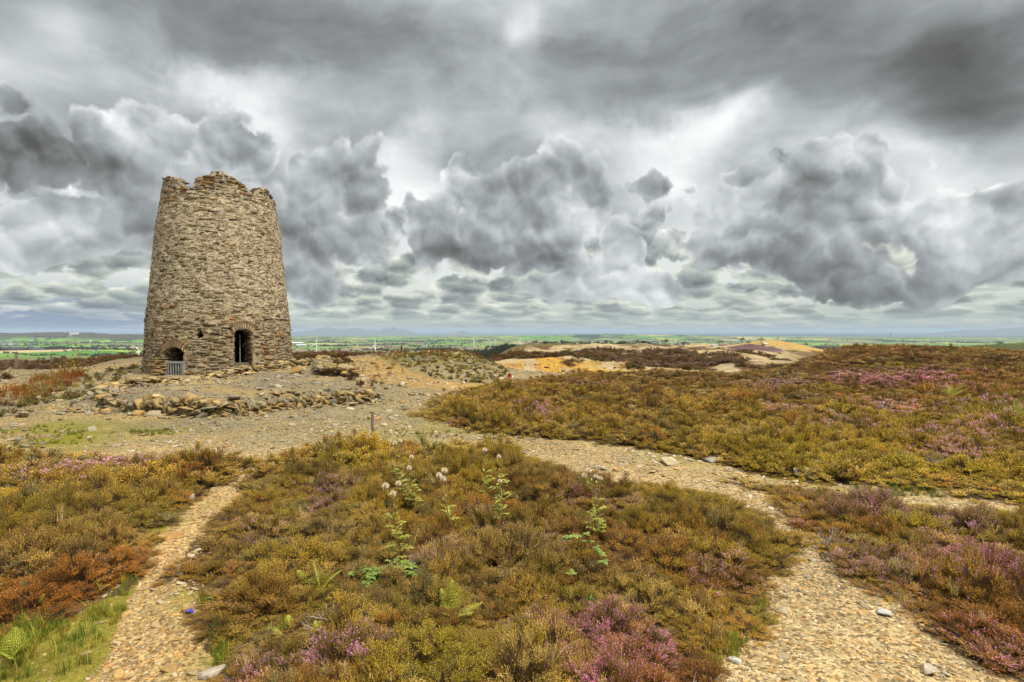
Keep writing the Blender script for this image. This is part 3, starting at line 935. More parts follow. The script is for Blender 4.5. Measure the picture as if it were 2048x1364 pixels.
PN = [heather_clump('heather_clump', 460, 14, .013, .0062, 0.0, 1), heather_clump('heather_clump', 430, 14, .013, .0062, 0.14, 2),
      heather_clump('heather_clump', 460, 14, .0125, .006, 0.30, 3), heather_clump('heather_clump', 430, 13, .0125, .006, 0.6, 4, fsize=1.15),
      heather_clump('heather_clump', 330, 14, .013, .006, 0.10, 5, bare=.45), heather_clump('heather_clump', 500, 13, .012, .006, 0.0, 6, shoot=.075)]
PF = [heather_clump('heather_clump', 170, 9, .024, .012, 0.0, 11), heather_clump('heather_clump', 160, 9, .024, .012, 0.12, 12),
      heather_clump('heather_clump', 170, 9, .023, .012, 0.35, 13), heather_clump('heather_clump', 170, 9, .023, .012, 0.9, 14, fsize=1.2),
      heather_clump('heather_clump', 150, 8, .024, .012, 0.1, 15, bare=.2), heather_clump('heather_clump', 190, 9, .021, .012, 0.0, 16, shoot=.08)]

# flowering patches seen in the photo: px, py, radius in metres, strength, 0 mauve .. 1 vivid pink
PINK = [(640, 940, 0.32, 1.00, 0.2), (655, 972, 0.22, 1.00, 0.5), (515, 1012, 0.2, 0.70, 0.5), (990, 1010, 0.22, 0.90, 0.1), (862, 1075, 0.22, 1.00, 0.1), (1250, 962, 0.25, 0.80, 0.5), (1140, 958, 0.3, 0.50, 0.6), (1010, 965, 0.25, 0.60, 0.6),
        (1110, 1045, 0.25, 0.50, 0.5), (1165, 1188, 0.26, 1.20, 1), (1240, 1200, 0.34, 1.30, 1), (1265, 1225, 0.2, 1.2, 1), (1205, 1300, 0.2, 1.1, 1), (540, 1262, 0.2, 0.80, 0.6), (625, 1250, 0.16, 0.60, 0.6), (700, 1228, 0.22, 0.9, 0.7), (500, 1290, 0.2, 0.80, 0.3),
        (1255, 1270, 0.12, 0.60, 0.8), (1055, 1185, 0.2, 0.40, 0.4), (1240, 1130, 0.2, 0.50, 0.5), (1380, 1092, 0.15, 0.80, 0.5), (1335, 1235, 0.15, 0.60, 0.8), (1460, 1075, 0.2, 0.40, 0.5),
        (1715, 1060, 0.28, 0.80, 0.5), (1790, 1088, 0.4, 0.60, 0.6), (1850, 1060, 0.4, 0.40, 0.6), (1925, 1085, 0.25, 0.80, 0.7), (1975, 1055, 0.4, 1.20, 1), (1990, 1085, 0.35, 1.10, 1), (2035, 1078, 0.2, 0.90, 0.6), (1940, 1220, 0.4, 1.1, 1), (1990, 1250, 0.35, 1.0, 1), (2040, 1230, 0.4, 0.8, .9), (1710, 1100, 0.3, 0.40, 0.5),
        (1560, 968, 0.45, 0.70, 0.6), (1690, 968, 0.5, 0.80, 0.5), (1750, 985, 0.4, 0.70, 0.6), (1910, 1000, 0.35, 0.80, 0.3),
        (1760, 757, 2, 0.62, 0.9), (1810, 754, 2, 0.62, 0.9), (1850, 757, 1.6, 0.62, 0.9), (1865, 741, 2, 0.43, 0.7), (1940, 764, 1.5, 0.50, 0.8), (1760, 786, 0.9, 0.56, 0.6), (1580, 782, 1.2, 0.31, 0.3), (1630, 821, 0.6, 0.56, 0.3), (1575, 800, 1, 0.31, 0.4), (1525, 756, 1.8, 0.43, 0.2), (1720, 742, 1.5, 0.31, 0.4),
        (1890, 867, 0.7, 0.56, 0.6), (1920, 860, 0.5, 0.50, 0.6), (1810, 800, 1.2, 0.34, 0.5), (1900, 800, 1.2, 0.31, 0.4), (1900, 840, 0.8, 0.37, 0.5), (1720, 830, 0.8, 0.25, 0.5), (2000, 845, 0.7, 0.50, 0.5), (1990, 790, 1, 0.31, 0.5), (1080, 815, 0.35, 0.80, 0.6), (870, 818, 0.5, 0.50, 0.2), (1090, 800, 0.6, 0.40, 0.4), (1170, 760, 0.9, 0.50, 0.4),
        (160, 905, 0.7, 0.60, 0.4), (230, 902, 0.6, 0.60, 0.4), (90, 925, 0.3, 0.40, 0.4), (1330, 780, 1.2, 0.19, 0.3), (1650, 700, 3, 0.25, 0.3), (160, 775, 0.8, 0.90, 0.5), (75, 800, 0.6, 0.80, 0.3), (110, 798, 0.5, 0.80, 0.3), (1010, 735, 1.5, 0.50, 0.2)]
PINKW = []
for (px, py, rad, st, viv) in PINK:
    X, Y = on_plane(px, py, 0.33 if py > 870 else (0.35 if py > 760 else 0.3))
    PINKW.append((X, Y, rad, st, viv))
# colour drifts: px, py, radius, colour key
DRED = np.array([.23, .115, .032])
RUST, OLIVE, DARK, YEL, BEIGE, REDB = (np.array(c) for c in ((.44, .16, .024), (.42, .285, .030), (.28, .195, .026), (.47, .385, .034), (.54, .385, .115), (.37, .185, .038)))
DRIFT = [(120, 1130, .9, RUST, .8), (40, 1180, .7, RUST, .8), (230, 1090, .5, RUST, .6), (1300, 1320, .4, RUST, .9), (1230, 1330, .35, RUST, .7), (1370, 1330, .3, RUST, .8), (560, 1330, .3, RUST, .6), (450, 1320, .3, RUST, .7), (1480, 1190, .4, RUST, .5), (1280, 1220, .3, RUST, .5), (850, 1050, .5, RUST, .5), (780, 1090, .4, BEIGE, .7), (740, 1160, .35, BEIGE, .5), (960, 1080, .4, BEIGE, .6), (1010, 950, .5, RUST, .5), (600, 1000, .5, BEIGE, .4), (560, 960, .6, OLIVE, .6), (1480, 1010, .6, OLIVE, .6), (820, 1200, .35, YEL, .5), (930, 1290, .4, YEL, .6), (900, 1320, .3, YEL, .6), (1080, 1250, .4, OLIVE, .5), (1150, 1300, .4, BEIGE, .4), (1200, 1010, .8, REDB, .4), (300, 925, .8, REDB, .6), (430, 920, .6, DARK, .6), (100, 960, 1.5, OLIVE, .5), (200, 1020, .8, BEIGE, .3),
         (1500, 860, 2.2, YEL, .45), (1700, 880, 2.0, YEL, .45), (1300, 850, 2, OLIVE, .7), (1850, 920, 2, YEL, .3), (1650, 940, .9, DARK, .4), (1250, 820, 3, DARK, .4), (1600, 830, 4, OLIVE, .6), (1050, 830, 2, OLIVE, .7), (930, 815, 2, DARK, .7), (1500, 760, 6, OLIVE, .5), (1200, 765, 4, REDB, .5), (1750, 720, 14, DRED, .9), (1900, 735, 9, DRED, .8), (1600, 735, 9, DRED, .7), (1350, 745, 7, DRED, .5), (1950, 760, 3, RUST, .4), (1950, 1150, .8, RUST, .6), (1850, 1130, .6, RUST, .4), (1700, 1040, .6, YEL, .5), (2000, 1200, .5, REDB, .5), (1650, 1010, .5, RUST, .5)]
DRIFTW = [(*on_plane(px, py, .3), rad, c, k) for (px, py, rad, c, k) in DRIFT]


def heather_colour(x, y):
    n = len(x)
    a = fbm(x / 1.1, y / 1.1, 3, 301); b = fbm(x / 0.5, y / 0.5, 2, 303); c = fbm(x / 3.4, y / 3.4, 3, 305)
    mix = lambda A, B, t: A * (1 - t[:, None]) + B * t[:, None]
    C = mix(np.tile(OLIVE, (n, 1)), np.tile(REDB, (n, 1)), sstep(.50, .70, a) * .9)
    C = mix(C, np.tile(YEL, (n, 1)), sstep(.52, .66, b) * .6)
    C = mix(C, np.tile(BEIGE, (n, 1)), sstep(.56, .68, fbm(x / .9, y / .9, 2, 307)) * .5)
    C = mix(C, np.tile(DARK, (n, 1)), sstep(.54, .68, c) * .5)
    for (X, Y, rad, col, k) in DRIFTW:
        s = max(1.0, Y / 9.0)                         # drifts look long away from the camera
        w = np.exp(-(((x - X) / rad) ** 2 + ((y - Y) / (rad * 1.3)) ** 2)) * k
        C = mix(C, np.tile(col, (n, 1)), w)
    alt = np.stack([DARK, OLIVE, YEL, BEIGE, RUST, np.array([.30, .29, .11])])[rng.integers(0, 6, n)]
    C = np.where((rng.random(n) < .22)[:, None], C * .35 + alt * .65, C)
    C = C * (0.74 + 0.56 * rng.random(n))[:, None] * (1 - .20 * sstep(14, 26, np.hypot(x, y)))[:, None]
    fl = np.zeros(n); viv = np.zeros(n)
    for (X, Y, rad, st, v) in PINKW:
        w = np.exp(-(((x - X) / rad) ** 2 + ((y - Y) / rad) ** 2) * 1.1) * st
        viv = np.where(w > fl, v, viv); fl = np.maximum(fl, w)
    return C, fl, viv


def jitter_grid(x0, x1, y0, y1, s):
    nx = int((x1 - x0) / s) + 1; ny = int((y1 - y0) / s) + 1
    X, Y = np.meshgrid(x0 + np.arange(nx) * s, y0 + np.arange(ny) * s)
    X = X + (np.arange(ny) % 2)[:, None] * s * .5
    return (X + rng.uniform(-.42, .42, X.shape) * s).ravel(), (Y + rng.uniform(-.42, .42, Y.shape) * s).ravel()


def plant_heather(name, poly, label):
    P = []
    for (r0, r1, s, R, far) in ((1.2, 5, .118, .150, 0), (5, 9, .15, .18, 0), (9, 15, .21, .235, 1), (15, 27, .30, .33, 1), (27, 66, .46, .52, 1)):
        xs = [p[0] for p in poly]; ys = [p[1] for p in poly]
        x, y = jitter_grid(max(min(xs), -r1 * .85), min(max(xs), r1 * .88), max(min(ys), -1), min(max(ys), r1), s)
        r = np.hypot(x, y)
        wx = x + .35 * (fbm(x / .6, y / .6, 2, 71) - .5); wy = y + .35 * (fbm(x / .6, y / .6, 2, 72) - .5)
        k = (r >= r0) & (r < r1) & in_poly(wx, wy, poly) & (y > np.abs(x) * .85 - 1)
        x, y, r = x[k], y[k], r[k]
        P.append(np.stack([x, y, np.full(len(x), R), np.full(len(x), far)], -1))
    P = np.concatenate(P)
    x, y, R, far = P.T
    n = len(x)
    ed = seg_dist(x, y, poly, True); r_ = np.hypot(x, y)
    hh = (0.55 + 0.95 * (fbm(x / 1.4, y / 1.4, 3, 321) - .25)) * (0.42 + 0.58 * sstep(0, .55, ed)) * (0.8 + .4 * rng.random(n)) * H_HEA / .31
    csz = np.where(r_ < 9, .42, np.where(r_ < 20, .60, 1.0))
    dome = np.zeros(n); cidv = np.zeros(n)
    for cs in (.42, .60, 1.0):
        kk = csz == cs
        if kk.any():
            ci, ce = cells(x[kk] + .2 * (fbm(x[kk] / .5, y[kk] / .5, 2, 331) - .5), y[kk], cs, 41)
            dome[kk] = sstep(0.0, .42, ce / cs); cidv[kk] = ci
    hh = hh * (.40 + .75 * dome + .35 * (cidv - .5))
    sx = R / .20 * (0.75 + .5 * rng.random(n))
    gap = (fbm(x / .8, y / .8, 3, 311) > .69) & (r_ < 30)                 # hollows of low dead wood
    hh = np.where(gap, hh * .5, hh)
    tuft = rng.random(n) < .13
    hh = np.where(tuft, hh * 1.22, hh)
    scl = np.stack([sx, sx * (.85 + .3 * rng.random(n)), hh], -1)
    rot = np.stack([rng.normal(0, .10, n), rng.normal(0, .10, n), rng.random(n) * 6.283], -1)
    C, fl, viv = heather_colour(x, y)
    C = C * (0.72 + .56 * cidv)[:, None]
    u = rng.random(n)
    idx = np.where(u < .28, 0, np.where(u < .58, 1, np.where(u < .76, 5, np.where(u < .86, 4, 2))))
    bloom = fl > .45 + .50 * rng.random(n)
    some = (~bloom) & (fl > .12 + .35 * rng.random(n))
    idx = np.where(some, 2, idx); idx = np.where(bloom, 3, idx)
    mauve = np.array([.54, .36, .46]); pink = np.array([.74, .31, .43]); spent = np.array([.54, .35, .14])
    T2 = mauve * (1 - viv[:, None]) + pink * viv[:, None]
    T2 = np.where((fl > .12)[:, None], T2, spent * (0.8 + .4 * rng.random(n))[:, None])
    idx = np.where(gap, 4, idx)
    idx = idx + (far > .5) * 6
    z = hz(x, y) - .02
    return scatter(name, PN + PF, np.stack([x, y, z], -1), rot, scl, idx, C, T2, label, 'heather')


plant_heather('heather', HEA_LEFT, 'low bank of rust brown heather left of the left foot path')
plant_heather('heather', HEA_MID, 'rounded bank of brown heather between the two foot paths, thistles growing in it')
plant_heather('heather', HEA_RIGHT, 'wide olive heather slope beyond the right path, rising to a hill')
plant_heather('heather', HEA_LOWER, 'pink flowering heather bank on the right of the right foot path')
# ------------------------------------------------------------------ stone
def stone_material(name, scale=14.0, bump=0.5, rough=0.92):
    m = bpy.data.materials.new(name); m.use_nodes = True
    t = m.node_tree; b = t.nodes['Principled BSDF']
    at = t.nodes.new('ShaderNodeAttribute'); at.attribute_name = 'Col'
    tc = t.nodes.new('ShaderNodeTexCoord'); P = E(t, tc.outputs['Object'])
    n1 = noise(t, P, scale, 5.0, 0.65); n2 = noise(t, P, scale * 4.3, 3.0, 0.6); n3 = noise(t, P, 1.1, 4.0, 0.6)
    c = mixc(t, 1.0, E(t, at.outputs['Color']), ramp(t, n1, [(.25, (.55, .53, .50)), (.55, (1.05, 1.03, 1.0)), (.8, (1.5, 1.48, 1.42))]), 'MULTIPLY')
    c = mixc(t, n2.ss(.62, .72) * .55, c, (0.42, 0.40, 0.33))          # pale lichen
    c = mixc(t, (n3 + n1 * .35).ss(.84, .92) * .65, c, (0.36, 0.15, 0.025))   # rusty patches
    t.links.new(c.s, b.inputs['Base Color'])
    b.inputs['Roughness'].default_value = rough; b.inputs['Specular IOR Level'].default_value = 0.15
    bp = t.nodes.new('ShaderNodeBump'); bp.inputs['Strength'].default_value = bump; bp.inputs['Distance'].default_value = 0.03
    hh = n1 + n2 * .5
    t.links.new(hh.s, bp.inputs['Height']); t.links.new(bp.outputs[0], b.inputs['Normal'])
    return m


M_STONE = stone_material('rubble_stone')
M_MORTAR = stone_material('lime_mortar', 22.0, 0.8)


def pit_mortar(m):
    """small flat stones and dark slits showing through the lime"""
    t = m.node_tree; b = t.nodes['Principled BSDF']
    tc = t.nodes.new('ShaderNodeTexCoord'); P = E(t, tc.outputs['Object'])
    wob = vmath(t, 'SCALE', vmath(t, 'SUBTRACT', noise(t, P, 6.0, 2.0, .5, color=True), (.5, .5, .5)), .10)
    v = t.nodes.new('ShaderNodeTexVoronoi'); v.inputs['Scale'].default_value = 1.0
    q = vmath(t, 'MULTIPLY', vmath(t, 'ADD', P, wob), (6.5, 6.5, 17.0)); t.links.new(q.s, v.inputs['Vector'])
    v2 = t.nodes.new('ShaderNodeTexVoronoi'); v2.feature = 'DISTANCE_TO_EDGE'; t.links.new(q.s, v2.inputs['Vector']); v2.inputs['Scale'].default_value = 1.0
    r, g, bl = sepxyz(t, E(t, v.outputs['Color']))
    old = b.inputs['Base Color'].links[0].from_socket
    k = ramp(t, r, [(0.0, (.42, .36, .28)), (.22, (.62, .56, .48)), (.30, (.95, .93, .90)), (.7, (1.06, 1.05, 1.03)), (1.0, (1.28, 1.27, 1.25))])
    c = mixc(t, 1.0, E(t, old), k, 'MULTIPLY')
    slit = E(t, v2.outputs['Distance']).ss(.02, .10, 1.0, 0.0) * g.ss(.45, .55)
    c = mixc(t, slit * .65, c, (.07, .05, .03))
    t.links.new(c.s, b.inputs['Base Color'])
    bp = next(n for n in t.nodes if n.type == 'BUMP'); oh = bp.inputs['Height'].links[0].from_socket
    hh = E(t, oh) * .6 + r * .5 - slit * 1.2
    t.links.new(hh.s, bp.inputs['Height']); bp.inputs['Strength'].default_value = .8; bp.inputs['Distance'].default_value = .04


pit_mortar(M_MORTAR)
M_DRY = stone_material('field_stone', 9.0, 0.6)
M_BED = stone_material('arch_mortar', 26.0, 0.4)


def wood_material(name, col, scale=6.0):
    m = bpy.data.materials.new(name); m.use_nodes = True
    t = m.node_tree; b = t.nodes['Principled BSDF']
    tc = t.nodes.new('ShaderNodeTexCoord')
    P = vmath(t, 'MULTIPLY', E(t, tc.outputs['Object']), (1, 1, .08))
    n = noise(t, P, scale * 10, 4.0, 0.6); n2 = noise(t, E(t, tc.outputs['Object']), scale * .6, 3.0, .6)
    c = mixc(t, 1.0, ramp(t, n, [(.3, tuple(k * .55 for k in col)), (.7, tuple(min(.9, k * 1.3) for k in col))]), ramp(t, n2, [(.3, (.75, .75, .72)), (.7, (1.15, 1.15, 1.15))]), 'MULTIPLY')
    t.links.new(c.s, b.inputs['Base Color']); b.inputs['Roughness'].default_value = .85; b.inputs['Specular IOR Level'].default_value = .2
    return m


M_WOOD = wood_material('weathered_grey_wood', (.34, .345, .345))
M_DARKWOOD = wood_material('dark_wood', (.07, .055, .04))
M_POST = wood_material('fence_wood', (.24, .20, .15))

# ------------------------------------------------------------------ the windmill tower
TC = Vector((TOWER[0], TOWER[1], 0)); TD = math.hypot(*TOWER)
to_cam = Vector((-TOWER[0], -TOWER[1], 0)) / TD
t_right = Vector((-to_cam.y, to_cam.x, 0))           # towards the right of the picture
if t_right.x < 0: t_right = -t_right


def t_dir(phi):
    return to_cam * math.cos(phi) + t_right * math.sin(phi)


prof_y = [758, 700, 640, 560, 470, 420, 380, 350]
prof_l = [282.5, 286, 290, 297, 308, 318, 325.5, 331]; prof_r = [587, 583, 579, 568, 560, 551, 543, 539]
pz, pr = [], []
for y_, l_, r_ in zip(prof_y, prof_l, prof_r):
    h = (math.atan((r_ - 1024) / F_PX) - math.atan((l_ - 1024) / F_PX)) / 2
    pr.append(TD * math.sin(h)); pz.append(EYE + (HOR - y_) / F_PX * (TOWER[1] - .0))
pz[0] = -0.4


def t_rad(z):
    return np.interp(z, pz, pr)


def px_phi(px, R):
    """angle on the tower wall hit by the photo column px (plan view)"""
    d = Vector(((px - 1024) / F_PX, 1, 0)).normalized()
    b = d.dot(TC); c = TC.length_squared - R * R
    s = b - math.sqrt(max(b * b - c, 0))
    p = d * s - TC
    return math.atan2(p.dot(t_right), p.dot(to_cam)), (d * s).y


def px_wall(px, py):
    z = 2.0
    for _ in range(4):
        phi, Y = px_phi(px, float(t_rad(z)))
        z = EYE + (HOR - py) / F_PX * Y
    return phi, z


rim_px = [(328.5, 362), (333, 357), (345, 354), (355, 357), (360, 362), (363, 372), (370, 374), (385, 376), (391, 374), (393, 358), (400, 355), (405, 357), (411, 353), (422, 351), (427, 346), (440, 344), (452, 346), (454, 351), (464, 354),
          (478, 361), (481, 366), (488, 370), (494, 372), (497, 382), (503, 385), (507, 392), (513, 389), (519, 383), (524, 379), (532, 377), (538, 378), (540.5, 386)]
rim_phi, rim_z = [], []
for a_, b_ in rim_px:
    p_, z_ = px_wall(a_, b_)
    rim_phi.append(p_); rim_z.append(z_)
rim_phi = [-math.pi, rim_phi[0] - .5] + rim_phi + [rim_phi[-1] + .5, math.pi]
rim_z = [8.7, 8.8] + rim_z + [8.7, 8.7]


def t_rim(phi):
    return np.interp(phi, rim_phi, rim_z)


def opening(pxl, pxr, y_spring, y_crown, y_base):
    l, zs = px_wall(pxl, y_spring); r, _ = px_wall(pxr, y_spring)
    m_ = (pxl + pxr) / 2
    _, zc = px_wall(m_, y_crown); _, zb = px_wall(m_, y_base)
    return dict(l=l, r=r, m=(l + r) / 2, h=(r - l) / 2, zs=zs, zc=zc, zb=zb)


OP_L = opening(329, 367, 708, 694, 769)
OP_R = opening(468, 504, 669, 657.5, 734)


def in_open(phi, z, o, grow=0.0):
    t = (phi - o['m']) / (o['h'] + grow)
    top = o['zs'] + (o['zc'] - o['zs']) * np.sqrt(np.clip(1 - t * t, 0, 1)) * 1.0 + grow
    return (np.abs(t) < 1) & (z < top) & (z > o['zb'] - grow)


HOLES = [(px_wall(400, 671), .15, .17), (px_wall(305, 672), .16, .18)]


def wall_kept(phi, z):
    k = z < t_rim(phi)
    for o in (OP_L, OP_R):
        k &= ~in_open(phi, z, o)
    for (hp, hz_), a_, b_ in HOLES:
        R = 3.3
        u = (phi - hp) * R / a_; v = (z - hz_) / b_
        k &= ~((np.abs(u) + np.abs(v) * .6 < 1) & (v > -.75))
    return k


def build_tower():
    root = empty('windmill_tower', (TOWER[0], TOWER[1], T_Z),
                 label='tall tapering ruined stone windmill tower with a broken top on its gravel mound', cat='tower')
    off = Vector((TOWER[0], TOWER[1], T_Z))
    NP, NZ = 640, 290
    zs = np.linspace(-0.4, 10.35, NZ + 1); ph = np.linspace(-math.pi, math.pi, NP + 1)
    pc = (ph[:-1] + ph[1:]) / 2; zc = (zs[:-1] + zs[1:]) / 2
    PC, ZC = np.meshgrid(pc, zc)
    rag = (fbm(PC * 14, ZC * 11, 3, 401) - .5)
    keep = wall_kept(PC + rag * .035, ZC + rag * .16)
    tcx, tcy, trx, try_ = to_cam.x, to_cam.y, t_right.x, t_right.y
    PH, ZZ = np.meshgrid(ph[:-1], zs)
    def place(phi, R, z):
        return np.stack([(tcx * np.cos(phi) + trx * np.sin(phi)) * R, (tcy * np.cos(phi) + try_ * np.sin(phi)) * R, z - T_Z], -1)
    R0 = t_rad(ZZ)
    def lumps(p_, z_):
        return (fbm(p_ * 9.0 + 40, z_ * 4.0, 4, 403) - .5) * .09 + (fbm(p_ * 2.2 + 40, z_ * .7, 3, 404) - .5) * .06
    lump = lumps(PH, ZZ)
    outer = place(PH, R0 + lump, ZZ).reshape(-1, 3)
    inner = place(PH, R0 - .85 + .52 * sstep(6.8, 8.6, ZZ), ZZ).reshape(-1, 3)
    nv = len(outer)
    ids = np.arange(NP * (NZ + 1)).reshape(NZ + 1, NP)
    a = ids[:-1, :]; b = np.roll(ids, -1, 1)[:-1, :]; c = np.roll(ids, -1, 1)[1:, :]; d = ids[1:, :]
    quads = np.stack([a, b, c, d], -1)
    F = [quads[keep], quads[keep][:, ::-1] + nv]
    # reveals where kept and open cells meet
    kr = np.roll(keep, -1, 1)
    e = keep & ~kr; F.append(np.stack([b[e], b[e] + nv, c[e] + nv, c[e]], -1))
    kl = np.roll(keep, 1, 1)
    e = keep & ~kl; F.append(np.stack([d[e], d[e] + nv, a[e] + nv, a[e]], -1))
    ku = np.vstack([keep[1:], np.zeros((1, NP), bool)])
    e = keep & ~ku; F.append(np.stack([c[e], c[e] + nv, d[e] + nv, d[e]], -1))
    kd = np.vstack([np.ones((1, NP), bool), keep[:-1]])
    e = keep & ~kd; F.append(np.stack([a[e], a[e] + nv, b[e] + nv, b[e]], -1))
    F = np.concatenate(F)
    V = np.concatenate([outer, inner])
    # lime mortar: pale, more of it half way up, brown and bare near the ground
    zz = np.concatenate([ZZ.ravel(), ZZ.ravel()]); pp = np.concatenate([PH.ravel(), PH.ravel()])
    lo = 1 - sstep(1.5, 4.2, zz + (fbm(pp * 3, zz * .8, 3, 411) - .5) * 2.0)
    pale = np.array([.475, .415, .305]); brown = np.array([.37, .30, .19])
    Cm = pale * (1 - lo[:, None] * .75) + brown * lo[:, None] * .75
    Cm = Cm * (0.85 + .3 * fbm(pp * 8, zz * 3, 3, 413))[:, None]
    Cm[nv:] *= 0.55                                           # inner faces coloured darker: the shade inside is put into the colour
    # stones, some crusted with orange lichen
    RUSTY = [(px_wall(408, 420), .50), (px_wall(332, 618), .42), (px_wall(352, 622), .35), (px_wall(346, 388), .3), (px_wall(478, 372), .4), (px_wall(412, 362), .3), (px_wall(318, 745), .6), (px_wall(530, 700), .35), (px_wall(470, 640), .3), (px_wall(505, 690), .3), (px_wall(300, 740), .5)]
    g = np.random.default_rng(77)
    SV, SF, SC = [], [], []
    nb = len(V)
    def stone(phi, z, L, h, prot, col, depth=.16, tilt=0.0, R=None):
        nonlocal nb
        R = float(t_rad(z)) if R is None else R
        n_ = t_dir(phi); tx = Vector((-n_.x * 0, 0, 0)) + Vector((t_right * math.cos(phi) - to_cam * math.sin(phi)))
        up = Vector((0, 0, 1))
        ct, st = math.cos(tilt), math.sin(tilt)
        ax = tx * ct + up * st; ay = up * ct - tx * st
        c0 = n_ * R + Vector((0, 0, z - T_Z))
        vs = []
        for dpt, k in ((-depth, 1.0), (prot, 0.86)):
            for sx, sy in ((-1, -1), (1, -1), (1, 1), (-1, 1)):
                j = g.normal(0, .10, 2)
                vs.append(c0 + ax * (sx * L * .5 * k * (1 + j[0] * .7)) + ay * (sy * h * .5 * k * (1 + j[1] * 1.3)) + n_ * (dpt + (g.normal(0, .007) if dpt > 0 else 0)))
        SV.append(np.array([tuple(v) for v in vs]))
        SF.append(np.array([(4, 5, 6, 7), (0, 1, 5, 4), (1, 2, 6, 5), (2, 3, 7, 6), (3, 0, 4, 7)]) + nb); nb += 8
        SC.append(np.tile(col, (8, 1)))
    pal = np.array([(.23, .185, .12), (.16, .12, .075), (.30, .25, .17), (.10, .075, .045), (.23, .21, .17), (.36, .31, .22), (.065, .05, .032), (.25, .15, .06)])
    z = -.1
    while z < 10.3:
        hc = g.uniform(.055, .10) if z > 2.8 else g.uniform(.07, .14)
        R = float(t_rad(z)); p = -math.pi + g.random() * .1
        while p < math.pi:
            L = g.uniform(.12, .40) if g.random() < .8 else g.uniform(.35, .6)
            pm = p + L / 2 / R; p += (L + g.uniform(.012, .05)) / R
            zm = z + hc / 2 + g.normal(0, .022) + .09 * float(vnoise(np.array([math.cos(pm) * 5 + 9]), np.array([math.sin(pm) * 5 + z * .9]), 7)[0] - .5)
            if abs(pm) > 2.0 and g.random() < .35: continue
            pr_ = np.array([pm - L * .45 / R, pm, pm + L * .45 / R])
            if not wall_kept(pr_, np.full(3, zm)).all():
                continue
            lowk = 1 - float(sstep(1.2, 4.0, zm + g.normal(0, .5)))
            topk = float(sstep(8.0, 9.3, zm))
            base = .002 + .010 * lowk + .014 * topk
            cover = .62 * (1 - lowk) * (1 - topk) + .08
            prot = base + g.normal(.007, .010) - (.035 if g.random() < cover else 0)
            w = np.array([1.3, 1.1, 1.3, .8, 1.0, 1.2 * (1 - lowk) + .3, .7, .5 + lowk]); w /= w.sum()
            col = pal[g.choice(8, p=w)] * g.uniform(.8, 1.2)
            for (rp, rz), rr_ in RUSTY:
                if math.hypot((pm - rp) * R, (zm - rz) * .8) < rr_ * g.uniform(.4, 1.1): col = np.array([.29, .155, .055]) * g.uniform(.6, 1.2)
            hh = min(hc * g.uniform(.45, 1.1), .15)
            rimd = float(t_rim(pm)) - zm
            if rimd < .22 and abs(pm) < 2: prot += g.uniform(-.02, .07)
            lumpv = float(lumps(np.array([pm]), np.array([zm]))[0])
            stone(pm, zm, L, hh, prot + lumpv, col, .2, g.normal(0, .085))
        z += hc + g.uniform(.008, .022)
    # loose slabs along the broken rim
    for i in range(70):
        p = g.uniform(-1.5, 1.5)
        if -.80 < p < -.38 or .44 < p < .74: continue
        zr = min(float(t_rim(p - .05)), float(t_rim(p)), float(t_rim(p + .05)))
        stone(p, zr + g.uniform(-.05, .02), g.uniform(.2, .4), g.uniform(.04, .08), g.uniform(-.12, .05), pal[g.integers(0, 8)] * g.uniform(.7, 1.05), g.uniform(.35, .7), g.normal(0, .06))
    # faced stones in the reveals
    for o in (OP_L, OP_R):
        for side in (-1, 1):
            zz_ = o['zb']
            while zz_ < o['zs'] - .02:
                hc = g.uniform(.07, .14); dpt = .0
                phi = o['m'] + side * o['h']
                R = float(t_rad(zz_)); n_ = t_dir(phi); tx = t_right * math.cos(phi) - to_cam * math.sin(phi)
                while dpt < .8:
                    Ld = g.uniform(.18, .4); pr2 = g.uniform(.005, .04)
                    c0 = n_ * (R - dpt - Ld / 2) + Vector((0, 0, zz_ + hc / 2 - T_Z))
                    vs = []
                    for k, s_ in ((1.0, .12), (.88, -pr2)):
                        for sx, sy in ((-1, -1), (1, -1), (1, 1), (-1, 1)):
                            vs.append(c0 + n_ * (sx * Ld * .47 * k) + Vector((0, 0, sy * hc * .46 * k)) + tx * side * s_)
                    SV.append(np.array([tuple(v) for v in vs])); SF.append(np.array([(4, 5, 6, 7), (0, 1, 5, 4), (1, 2, 6, 5), (2, 3, 7, 6), (3, 0, 4, 7)]) + nb); nb += 8
                    SC.append(np.tile(pal[g.integers(0, 8)] * g.uniform(.8, 1.1), (8, 1)))
                    dpt += Ld + .02
                zz_ += hc + .012
    # stub of walling left of the gate
    for i in range(46):
        ph_ = px_wall(g.uniform(311, 328), 750)[0]
        zz_ = g.uniform(-.15, .95)
        stone(ph_, zz_, g.uniform(.18, .42), g.uniform(.05, .10), .30 - .22 * max(zz_, 0) + g.normal(0, .03), np.array([.34, .24, .11]) * g.uniform(.6, 1.1), .3, g.normal(0, .03))
    SVa = np.concatenate(SV); SFa = np.concatenate(SF)
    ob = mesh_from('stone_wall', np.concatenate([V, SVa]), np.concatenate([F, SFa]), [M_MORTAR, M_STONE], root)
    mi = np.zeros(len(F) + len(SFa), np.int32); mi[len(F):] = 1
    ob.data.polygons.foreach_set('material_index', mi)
    color_attr(ob, np.concatenate([Cm, np.concatenate(SC)]))

